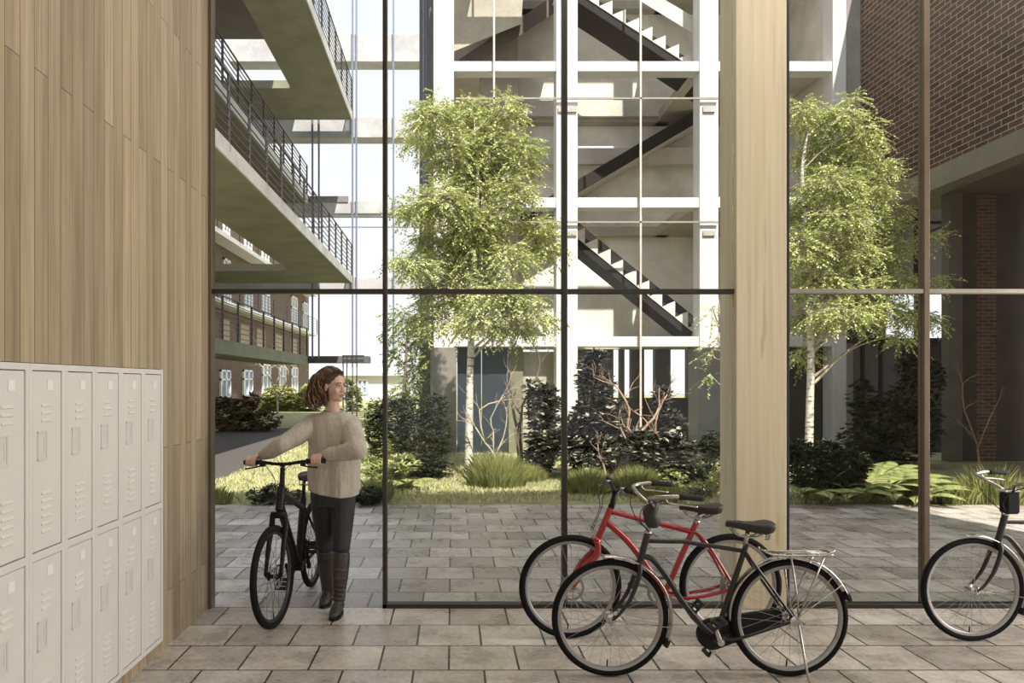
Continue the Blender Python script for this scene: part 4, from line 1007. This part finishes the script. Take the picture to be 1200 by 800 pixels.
def flat_bike(loc, rz, label, P, fm, steer=0., steer_grp=0., face=1, R=.34, rt=.022, rim=None, spk=None, barw=.31, barm=None, red=True, group=None):
    root = thing('bicycle', loc, label, 'bicycle', group, rz)
    rim = rim or M_RIM; spk = spk or M_SPK
    fh, rh, bb, ht, hb = P['fh'], P['rh'], P['bb'], P['ht'], P['hb']
    ax = (ht - hb).normalized(); SM = steer_M(hb, ax, steer)
    fw = wheel('front_wheel', root, fh, R, rt, rim, spk, disc=True, hubm=P.get('hubm')); fw.matrix_local = SM @ Matrix.Translation(fh)
    wheel('rear_wheel', root, rh, R, rt, rim, spk, disc=True, hubm=P.get('hubm'))
    f = MB(); tr = P.get('tr', .0175)
    f.tube([ht, hb], tr * 1.15, 14)
    f.tube(P['top'], tr * .9, 12); f.tube(smooth_path(P['down'], 6), tr * 1.15, 14); f.tube([P['st'], bb], tr, 14)
    f.tube([bb + V((0, -.04, 0)), bb + V((0, .04, 0))], tr * 1.5, 14)
    for y in (-1, 1):
        f.tube(smooth_path([P['st'] + V((-.0, y * .012, -.07)), *[p + V((0, y * .045, 0)) for p in P['ss']], rh + V((0, y * .065, .0))], 4), .010, 8)
        f.tube(smooth_path([bb + V((-.02, y * .035, 0)), *[p + V((0, y * .055, 0)) for p in P['cs']], rh + V((0, y * .065, 0))], 4), .012, 8)
    obj('frame', f, fm, root, world=False, auto=40)
    g = MB(); cr = P['crown']
    for y in (-1, 1):
        g.tube(smooth_path([cr + V((0, y * .045, .02)), cr + V((0.005, y * .052, -.06)), (cr + fh) / 2 + V((0, y * .054, 0)), fh + V((0, y * .056, 0))], 5), lerp_list([.019, .021, .018, .012], 16), 10)
    g.tube([cr + V((0, -.052, .02)), cr + V((0, .052, .02))], .024, 12); g.tube([cr + V((0, 0, .0)), hb], .021, 12)
    o = obj('fork', g, fm, root, world=False, smooth=True); o.matrix_local = SM
    st = P['bar']
    h = MB(); h.tube([ht, ht + ax * .03, st + (ht - st) * .15], [.022, .019, .017], 12); h.tube([st - ax * .02 + V((-.0, 0, 0)), st], .019, 10)
    o = obj('stem', h, M_MATT, root, world=False, smooth=True); o.matrix_local = SM
    h = MB(); bz = P.get('rise', .0)
    h.tube(smooth_path([st + V((-.035, -barw, bz)), st + V((-.01, -barw * .5, bz)), st + V((0, -.05, 0)), st + V((0, .05, 0)), st + V((-.01, barw * .5, bz)), st + V((-.035, barw, bz))], 5), .012, 10)
    o = obj('handlebar', h, barm or M_MATT, root, world=False, smooth=True); o.matrix_local = SM
    for y in (-1, 1):
        q = MB(); q.tube([st + V((-.02, y * (barw - .12), bz)), st + V((-.038, y * (barw + .005), bz))], [.0165, .018], 12); q.tube([st + V((-.019, y * (barw - .13), bz)), st + V((-.02, y * (barw - .12), bz))], .021, 12)
        o = obj('grip', q, M_GRIP, root, world=False, smooth=True); o.matrix_local = SM
        q = MB(); q.tube(smooth_path([st + V((-.005, y * (barw - .16), bz - .005)), st + V((.04, y * (barw - .13), bz - .025)), st + V((.035, y * (barw - .03), bz - .04))], 4), .0055, 7); q.box(st + V((-.02, y * (barw - .15) - .016, bz - .03)), st + V((.02, y * (barw - .15) + .016, bz + .012)), .005)
        o = obj('brake_lever', q, M_STEEL if red else M_MATT, root, world=False, auto=40); o.matrix_local = SM
        q = MB(); q.tube(smooth_path([st + V((.02, y * (barw - .16), bz - .01)), st + V((.10, y * .08, -.01)), st + V((.10, y * .02, -.11)), cr + V((.03, y * .02, .08))], 6), .0026, 5)
        o = obj('brake_cable', q, M_GRIP, root, world=False, smooth=True); o.matrix_local = SM
    q = MB(); q.tube([P['st'] - (P['st'] - bb).normalized() * .01, P['sp']], .0145, 12); q.tube([P['st'] + (bb - P['st']).normalized() * .004, P['st'] + (P['st'] - bb).normalized() * .018], .0205, 12)
    obj('seatpost', q, M_CHR if red else M_MATT, root, world=False, smooth=True)
    saddle(root, P['sad'], .27, .078, P.get('stilt', .0))
    # chainset
    q = MB(); n = 40; r0 = .098; yy = -.052 * face
    yy = -.052 * face
    q.rings([[(rr * math.cos(2 * PI * i / n), yy + t, rr * math.sin(2 * PI * i / n)) for rr, t in ((r0 + (.004 if i % 2 else 0), -.002), (r0 + (.004 if i % 2 else 0), .002), (r0 - .018, .002), (r0 - .018, -.002))] for i in range(n)], closed=True)
    for i in range(5): a = i * PI * .4; q.tube([(0, yy, 0), (.084 * math.cos(a), yy, .084 * math.sin(a))], .008, 6)
    o = obj('chainring', q, M_STEEL if red else M_MATT, root, world=False, auto=40); o.location = bb
    q = MB(); e = MB()
    for sgn in (1, -1):
        q.tube([bb + V((0, yy, sgn * r0)), rh + V((0, yy, sgn * .04))], .0045, 6)
    obj('chain', q, M_STEEL if red else M_MATT, root, world=False)
    q = MB(); q.lathe_y([(.004, yy - .02), (.045, yy - .018), (.045, yy - .01), (.038, yy), (.030, yy + .008), (.004, yy + .01)], 24); q.tube([(0.01, yy, -.02), (.03, yy, -.075), (.035, yy + .01, -.12)], .009, 8); o = obj('rear_derailleur', q, M_STEEL if red else M_MATT, root, world=False, auto=40); o.location = rh
    a = P.get('crank', 0.2)
    crank(root, bb, a, .085 * face, .165, M_STEEL if red else M_MATT, .9); crank(root, bb, a + PI, -.085 * face, .165, M_STEEL if red else M_MATT, .9)
    return root

# front black bicycle: ground contact line at y=792 in the photograph
def base_at(px, py): Y = 1485. / (py - 450); return V((gx(px, Y), Y, 0))
p = base_at(820, 792)
dutch_bike((p.x, p.y, 0), PI, 'black dutch bicycle with chrome luggage rack in front of the red bicycle', face=1, box=False, bag=True)
p = base_at(820 + 415, 750.5)
db = dutch_bike((p.x - .02, p.y, 0), PI, 'dark bicycle with silver lamp box, cut off by the right picture edge', face=1, box=True, bag=False)
db.scale = (1.0, 1.0, 1.0)
# red bicycle
s = 182.
def J(px, py, y=0.): return V(((762 - px) / s, y, (748 - py) / s))
R = .338
P = dict(fh=V((J(667, 0).x, 0, R)), rh=V((J(858, 0).x, 0, R)), bb=J(779, 696), ht=J(715, 594), hb=J(700, 630), crown=J(697, 636),
         top=[J(717, 599), J(812, 623)], down=[J(709, 610), J(722, 621), J(738, 637), J(757, 662), J(779, 696)], st=J(817, 612), sp=J(823, 598), sad=J(824, 592),
         ss=[J(826, 634), J(840, 655)], cs=[J(800, 699), J(835, 694)], bar=J(721, 573), crank=math.radians(180 + 15 - 0), rise=.03, tr=.0185)
p = base_at(762, 747)
rbk = flat_bike((p.x, p.y, 0), PI + math.radians(1.5), 'red bicycle with black saddle standing behind the black dutch bicycle', P, M_RED, steer=math.radians(3), R=R)
# black bicycle held by the woman, pointing at the camera
P = dict(fh=V((.535, 0, .345)), rh=V((-.535, 0, .345)), bb=V((-.09, 0, .27)), ht=V((.335, 0, .92)), hb=V((.39, 0, .77)), crown=V((.405, 0, .72)),
         top=[V((.34, 0, .88)), V((-.20, 0, .70))], down=[V((.37, 0, .80)), V((.15, 0, .54)), V((-.09, 0, .27))], st=V((-.24, 0, .76)), sp=V((-.275, 0, .90)), sad=V((-.30, 0, .935)),
         ss=[V((-.33, 0, .55))], cs=[V((-.3, 0, .31))], bar=V((.30, 0, 1.085)), crank=math.radians(70), rise=.012, tr=.026, hubm=M_MATT)
BKX, BKY = -1.18, 5.75
wb = flat_bike((BKX, BKY, 0), math.radians(-94), 'matt black bicycle pushed by the woman, front wheel towards the lobby', P, M_MATT, steer=math.radians(-6), R=.345, rt=.024, rim=M_RIMD, spk=M_SPKD, red=False, face=1, barw=.30)
# ------------------------------------------------------------------ the woman with the bicycle
M_SKIN = mat('skin', (.66, .44, .335), .5, var=.05, scale=20); M_LIP = mat('lips', (.42, .17, .14), .4, var=.05)
M_HAIR = mat('brown_hair', (.085, .048, .028), .5, var=.5, scale=60); M_HAIRL = mat('hair_ends', (.27, .15, .08), .5, var=.4, scale=60)
M_EYEW = mat('eye_white', (.7, .68, .65), .3, var=.02); M_EYED = mat('eye_dark', (.03, .02, .015), .3, var=.02)
def knit():
    m = bpy.data.materials.new('oat_knit'); nt, b = nodes_of(m); v = coords(nt)
    n1 = noise(nt, v, 6, 3); c = ramp(nt, n1, [(.3, (.48, .425, .355)), (.7, (.58, .52, .44))]); nt.links.new(c, b.inputs['Base Color'])
    b.inputs['Roughness'].default_value = .95; b.inputs['Sheen Weight'].default_value = .25
    w = noise(nt, coords(nt, 'xyz', scale=(7, 7, 2.2)), 1.6, 3, .5)
    k = noise(nt, v, 190, 2); mm = nt.nodes.new('ShaderNodeMath'); mm.operation = 'MULTIPLY_ADD'
    nt.links.new(k, mm.inputs[0]); mm.inputs[1].default_value = .12; nt.links.new(w, mm.inputs[2]); bump(nt, b, mm.outputs[0], .6, .09); return m
M_KNIT = knit(); M_JEAN = mat('black_denim', (.028, .028, .030), .8, var=.25, scale=9, bmp=.2, bscale=30); M_BOOT = mat('brown_leather', (.048, .036, .030), .42, var=.3, scale=14, bmp=.3, bscale=22)
def solid(name, mb, m, parent, vox, it=4):
    me = bpy.data.meshes.new(name); me.from_pydata(mb.v, [], mb.f); recalc(me); me.materials.append(m)
    o = bpy.data.objects.new(name, me); link(o, parent)
    r = o.modifiers.new('Remesh', 'REMESH'); r.mode = 'VOXEL'; r.voxel_size = vox; r.use_smooth_shade = True
    s = o.modifiers.new('Smooth', 'SMOOTH'); s.factor = .5; s.iterations = it
    return o
wo = thing('person', (gx(391, 5.55), 5.55, 0), 'person in beige sweater, dark jeans and tall brown boots walking a black bicycle', 'person')
# grips of the pushed bicycle in world space
st = P['bar']; bw_ = .30; WM = Matrix.Translation((BKX, BKY, 0)) @ Matrix.Rotation(math.radians(-94), 4, 'Z') @ steer_M(P['hb'], (P['ht'] - P['hb']).normalized(), math.radians(-6))
GA = WM @ (st + V((-.032, -(bw_ - .055), .012))); GB = WM @ (st + V((-.032, bw_ - .055, .012)))
GR, GL = (GA, GB) if GA.x < GB.x else (GB, GA)      # her right hand is the one at the left of the picture
gax = (GL - GR).normalized(); back = V((-gax.y, gax.x, 0)); upv = V((0, 0, 1))
# joints
shR, shL = W(368, 496, 5.66), W(411, 498, 5.63)
wrR = GR + gax * .055 + back * .055 + upv * .045; wrL = GL + gax * .045 + back * .03 + upv * .04
elR = W(330, 521, 5.47); elL = W(419, 527, 5.40)
hipR, hipL = W(379, 588, 5.68), W(402, 588, 5.64); knR, knL = W(381, 640, 5.70), W(400, 642, 5.52); anR, anL = W(384, 694, 5.80), W(397, 704, 5.50)
# head frame
yaw = math.radians(53); hf = V((math.sin(yaw), -math.cos(yaw), -.04)).normalized(); hs = upv.cross(hf).normalized(); hu = hf.cross(hs)
HC = W(391, 452, 5.62); HM = Matrix((hf, hs, hu)).transposed()
def H(f, s_, u): return HC + hf * f + hs * s_ + hu * u
b = MB()
b.ell(H(-.012, 0, .035), (.095, .074, .085), HM, 20, 14); b.ell(H(.028, 0, -.030), (.062, .058, .080), HM, 18, 12); b.ell(H(.030, 0, -.082), (.050, .046, .028), HM)
b.ell(H(.071, 0, -.098), (.017, .020, .016), HM); b.cone(H(.086, 0, .004), .009, H(.104, 0, -.034), .010); b.ell(H(.096, .009, -.038), (.010, .008, .007), HM); b.ell(H(.096, -.009, -.038), (.010, .008, .007), HM)
b.ell(H(.086, 0, -.066), (.010, .021, .014), HM)
for y in (-1, 1):
    b.ell(H(.074, y * .024, .020), (.015, .024, .010), HM); b.ell(H(.060, y * .036, -.03), (.022, .020, .022), HM); b.ell(H(-.004, y * .073, -.010), (.015, .008, .028), HM)
nb = W(390, 486, 5.66); b.cone(H(-.022, 0, -.055), .050, nb, .056)
b.cone(nb, .06, W(390, 500, 5.67), .09); b.cone(W(390, 505, 5.67), .10, W(390, 570, 5.66), .10)
b.cone(shR, .05, elR, .038); b.cone(elR, .038, wrR, .024); b.cone(shL, .05, elL, .038); b.cone(elL, .038, wrL, .024); b.cone(nb, .05, shR, .045); b.cone(nb, .05, shL, .045)
for hp, kn, an in ((hipR, knR, anR), (hipL, knL, anL)): b.cone(hp, .068, kn, .046); b.cone(kn, .044, an, .034); b.cone(W(390, 575, 5.66), .11, hp, .07); b.cone(an, .03, an + V((-.01, -.10, -.055)), .022)
def hand(G, wr, inner):
    pc = G + back * .030 + upv * .030
    b.cone(wr, .023, pc, .022); b.cone(pc - gax * .028, .016, pc + gax * .026, .017)
    for i, (o_, L) in enumerate(((-.030, .92), (-.010, 1.0), (.010, .97), (.029, .82))):
        o_ = o_ * (-inner); c = G + gax * o_; k = .026
        pts = [c + back * .022 + upv * .040, c - back * .006 + upv * (k + .012), c - back * .030 + upv * .018, c - back * (.031) - upv * .010 * L, c - back * .012 - upv * .027 * L]
        for p0, p1, r0, r1 in zip(pts[:-1], pts[1:], (.0105, .0098, .0092, .0082), (.0098, .0092, .0082, .0072)): b.cone(p0, r0, p1, r1, 9)
    c = G + gax * (.034 * inner)
    for p0, p1, r0, r1 in ((pc + gax * .02 * inner, c + back * .018 - upv * .004, .013, .0105), (c + back * .018 - upv * .004, c - back * .006 - upv * .024, .0105, .009), (c - back * .006 - upv * .024, c - back * .024 - upv * .02 - gax * .006 * inner, .009, .008)): b.cone(p0, r0, p1, r1, 9)
hand(GR, wrR, 1); hand(GL, wrL, -1)
body = solid('body', b, M_SKIN, wo, .0045, 2)
# face details
for y in (-1, 1):
    e = MB(); e.ell(H(.0735, y * .029, -.001), (.0125, .0135, .0075), HM, 12, 8); o = obj('eye', e, M_EYEW, wo, smooth=True)
    e = MB(); e.ell(H(.0825, y * .029 + .0015, -.001), (.005, .0065, .0065), HM, 10, 6); obj('iris', e, M_EYED, o, smooth=True)
    e = MB(); e.tube(smooth_path([H(.080, y * .016, .007), H(.0845, y * .030, .0085), H(.074, y * .044, .003)], 4), .0022, 5); obj('eyelid', e, M_EYED, o, smooth=True)
    e = MB(); e.tube(smooth_path([H(.092, y * .012, .020), H(.090, y * .028, .027), H(.076, y * .047, .021)], 4), .0032, 5); obj('eyebrow', e, M_HAIR, wo, smooth=True)
e = MB(); e.ell(H(.0935, 0, -.0615), (.006, .021, .0045), HM); e.ell(H(.0925, 0, -.0705), (.007, .018, .0055), HM); obj('lips', e, M_LIP, wo, smooth=True)
e = MB(); e.ell(H(.0, -.082, -.036), (.004, .004, .004), HM); obj('earring', e, M_CHR, wo, smooth=True)
# hair: a cap swept back and a long loose tail of curls
h = MB(); h.ell(H(-.022, 0, .048), (.098, .084, .086), HM, 20, 12); h.ell(H(-.030, 0, .105), (.062, .058, .034), HM); h.ell(H(-.095, -.01, .02), (.045, .06, .06), HM)
T0, T1, T2 = W(378, 442, 5.62), W(373.5, 456, 5.62), W(372, 467, 5.60)
h.cone(T0, .048, T1, .050); h.cone(T1, .050, T2, .036)
hair = solid('hair', h, M_HAIR, wo, .006, 3)
rnd = random.Random(4)
def strands(n, name, m, r, f0, amp, spread):
    s_ = MB()
    for i in range(n):
        a = rnd.uniform(-1.25, 1.25); t = rnd.uniform(0, 1)
        p0 = H(-.015 + .085 * math.cos(a) * f0, .078 * math.sin(a), .058 + .055 * math.cos(a) * t)
        p1 = H(-.04, .088 * math.sin(a) * .8, .100 + .045 * rnd.random() * math.cos(a)); ang = rnd.uniform(0, 2 * PI); rr = .058 * math.sqrt(rnd.random()) + .012
        off = V((math.cos(ang) * rr, math.sin(ang) * rr * .9, 0))
        p2 = T0 + off * .9 + upv * .02; p3 = T1 + off * 1.15; p4 = T2 + off * spread + V((-.012, 0, -.02 - rnd.uniform(0, .04)))
        pth = smooth_path([p0, p1, p2, p3, p4], 9); ph = rnd.uniform(0, 6); fr = rnd.uniform(.55, .9); q = []
        for k, p in enumerate(pth):
            w_ = amp * max(0, (k - 12) / 24.); q.append(p + V((math.cos(k * fr + ph), math.sin(k * fr + ph), math.sin(k * fr * .7 + ph) * .5)) * w_)
        s_.tube(q, lerp_list([r * .5, r, r, r * .9, r * .25], len(q)), 4)
    o = obj(name, s_, m, hair, smooth=True); o['kind'] = 'stuff'
strands(210, 'curls', M_HAIR, .0050, 1, .015, 1.2); strands(90, 'curls', M_HAIRL, .0040, .7, .019, 1.35)
# sweater
def px_ring(py, xl, xr, dep, Y, k=0., n=40, sk=0., phase=0.):
    cx = (xl + xr) / 2; c = W(cx, py, Y); rx = (xr - xl) / 2 / F * Y; ring = []
    for j in range(n):
        a = 2 * PI * j / n; ca, sa = math.cos(a), math.sin(a)
        f = 1 + k * (.5 * math.sin(5 * a + 1.3 + phase) + .35 * math.sin(9 * a + .4 + phase) + .3 * math.sin(3 * a))
        ring.append(V((c.x + rx * math.copysign(abs(ca) ** .85, ca) * (1 + (f - 1) * .35), c.y + dep * math.copysign(abs(sa) ** .9, sa) * f, c.z + sk * math.cos(a) + k * .06 * math.sin(a * 2 + 1))))
    return ring
t = MB(); Yb = 5.66
t.rings([px_ring(578, 361, 419, .132, Yb, .17, sk=-.02), px_ring(570, 360, 420.5, .130, Yb, .16, sk=-.015), px_ring(556, 359.5, 421, .128, Yb, .13), px_ring(540, 360, 421.5, .125, Yb, .10), px_ring(524, 361, 421, .122, Yb, .07),
         px_ring(508, 360, 422.5, .120, Yb, .05), px_ring(497, 359.5, 424, .116, Yb, .03), px_ring(489, 363, 420, .108, Yb), px_ring(485, 371, 412, .090, Yb), px_ring(482.5, 377.5, 405, .076, Yb - .005)])
def sleeve(a, el, wr, r, dirx):
    t.cone(a, r[0], a.lerp(el, .5) + V((0, 0, -.012)), r[1]); t.cone(a.lerp(el, .5) + V((0, 0, -.012)), r[1], el, r[2]); t.cone(el, r[2], el.lerp(wr, .55) + V((0, 0, -.010)), r[3]); t.cone(el.lerp(wr, .55) + V((0, 0, -.010)), r[3], el.lerp(wr, .93), r[4])
    for q, rr in ((.12, 1.05), (.30, 1.04), (.48, 1.05), (.66, 1.07), (.80, 1.1)):   # soft gathered folds
        c = el.lerp(wr, q); d_ = (wr - el).normalized(); R0 = (r[2] + (r[4] - r[2]) * q) * rr
        t.tube([c - d_ * .013, c, c + d_ * .013 + V((0, 0, -.004))], [R0 * .93, R0, R0 * .93], 14)
sleeve(shR, elR, wrR, (.080, .072, .060, .052, .040), 1); sleeve(shL, elL, wrL, (.076, .078, .070, .055, .042), 1)
sw = solid('sweater', t, M_KNIT, wo, .0062, 3)
c_ = MB(); ring = px_ring(481.5, 379.5, 403.5, .070, Yb - .008, 0, 28, sk=.0); c_.tube([p + V((0, 0, (p.y - Yb) * .25)) for p in ring], .0085, 8, closed=True); obj('collar', c_, M_KNIT, sw, smooth=True)
for el, wr, r in ((elR, wrR, .036), (elL, wrL, .038)):
    d_ = (wr - el).normalized(); c0 = el.lerp(wr, .90); q = MB(); q.tube([c0 - d_ * .03, c0 - d_ * .026, c0 + d_ * .02, c0 + d_ * .028, c0 + d_ * .026], [r * .9, r * 1.08, r * 1.0, r * .93, r * .6], 18); obj('cuff', q, M_KNIT, sw, smooth=True)
# jeans
t = MB(); t.rings([px_ring(560, 366, 415, .115, Yb, .0, 24), px_ring(580, 363.5, 417, .12, Yb, .0, 24), px_ring(592, 365, 416.5, .11, Yb, .0, 24)])
for hp, kn, an in ((hipR, knR, anR), (hipL, knL, anL)):
    t.cone(hp, .094, hp.lerp(kn, .55), .079); t.cone(hp.lerp(kn, .55), .079, kn, .062); t.cone(kn, .060, kn.lerp(an, .4), .056)
    for q in (.82, .9, 1.0): c = hp.lerp(kn, q); t.tube([c + V((0, 0, .014)), c + V((0, -.004, 0)), c - V((0, 0, .014))], [.060, .066, .060], 14)
solid('jeans', t, M_JEAN, wo, .0065, 3)
# boots
for kn, an, tip in ((knR, anR, V((-.010, -.150, 0))), (knL, anL, V((-.018, -.150, 0)))):
    t = MB(); top = kn.lerp(an, .06); gz0 = 0.0
    t.tube([top, top.lerp(an, .02), top.lerp(an, .25), top.lerp(an, .55), top.lerp(an, .8), an], [.055, .064, .066, .058, .047, .045], 18)
    for q, rr in ((.35, .066), (.52, .061), (.66, .056), (.76, .052), (.85, .050), (.93, .049)):
        c = top.lerp(an, q); t.tube([c + V((0, 0, .013)), c + V((0, -.003, .0)), c - V((.003, 0, .013))], [rr * .88, rr, rr * .88], 14)
    fx, fy = an.x, an.y
    rs = []
    for u_, hw, hh in ((.055, .020, .050), (.045, .032, .075), (0, .038, .105), (-.05, .040, .085), (-.09, .043, .062), (-.125, .040, .046), (-.150, .028, .036), (-.162, .012, .024)):
        rs.append([(fx + tip.x * (-u_ / .15) + hw * math.cos(2 * PI * k / 16), fy + u_, .018 + hh / 2 + (hh / 2) * math.sin(2 * PI * k / 16)) for k in range(16)])
    t.rings(rs)
    bo = solid('boot', t, M_BOOT, wo, .006, 3)
    s_ = MB(); s_.box((fx - .030, fy + .0, 0), (fx + .030, fy + .055, .03), .008); s_.rings([[(fx + tip.x * (-u_ / .15) + hw * cx_, fy + u_, z) for cx_, z in ((-1, .002), (1, .002), (1, .020), (-1, .020))] for u_, hw in ((.0, .034), (-.05, .038), (-.10, .041), (-.14, .033), (-.160, .014))])
    obj('sole', s_, M_MATT, bo)
# ------------------------------------------------------------------ light, sky, camera
wld = bpy.data.worlds.new('World'); bpy.context.scene.world = wld; wld.use_nodes = True
nt = wld.node_tree; bg = nt.nodes['Background']
tc = nt.nodes.new('ShaderNodeTexCoord'); sp = nt.nodes.new('ShaderNodeSeparateXYZ'); nt.links.new(tc.outputs['Generated'], sp.inputs[0])
c = ramp(nt, sp.outputs['Z'], [(0, (.96, .975, 1.0)), (.9, (.78, .87, 1.0))])
nt.links.new(c, bg.inputs['Color']); bg.inputs['Strength'].default_value = 1.2
sd = bpy.data.lights.new('Sun', 'SUN'); sd.energy = 8.5; sd.color = (1, .945, .86); sd.angle = math.radians(.6)
so = bpy.data.objects.new('Sun', sd); COL.objects.link(so)
E = math.radians(50); AZ = math.radians(15)
d = V((-math.sin(AZ) * math.cos(E), math.cos(AZ) * math.cos(E), -math.sin(E)))
so.rotation_euler = d.to_track_quat('-Z', 'Y').to_euler(); so.location = (0, -5, 20)
def area(name, loc, tgt, sx, sy, e, col=(1, 1, 1)):
    l = bpy.data.lights.new(name, 'AREA'); l.shape = 'RECTANGLE'; l.size = sx; l.size_y = sy; l.energy = e; l.color = col
    o = bpy.data.objects.new(name, l); COL.objects.link(o); o.location = loc
    o.rotation_euler = (V(tgt) - V(loc)).to_track_quat('-Z', 'Y').to_euler(); return o
area('Side_Fill_Light', (6.98, 3.95, 2.4), (-1.0, 3.0, 1.3), 2.5, 3.8, 265, (1, .95, .88))  # added fill at an invented side opening, brightens the lobby from the right
area('Overhead_Fill_Light', (2.2, 4.55, 5.4), (2.2, 4.0, 0), 5, .8, 65, (1, .95, .88))  # unseen overhead fill, added to brighten the lobby
cd = bpy.data.cameras.new('Camera'); cd.sensor_fit = 'HORIZONTAL'; cd.sensor_width = 36; cd.lens = 27
cd.shift_x = 70 / 1200; cd.shift_y = 50 / 1200; cd.clip_end = 500; cd.clip_start = .05
co = bpy.data.objects.new('Camera', cd); COL.objects.link(co); co.location = (0, 0, CAM_Z); co.rotation_euler = (PI / 2, 0, 0)
sc_ = bpy.context.scene; sc_.camera = co
sc_.view_settings.view_transform = 'Standard'; sc_.view_settings.look = 'None'; sc_.view_settings.gamma = 1; sc_.view_settings.exposure = 0
sc_.view_settings.use_curve_mapping = False
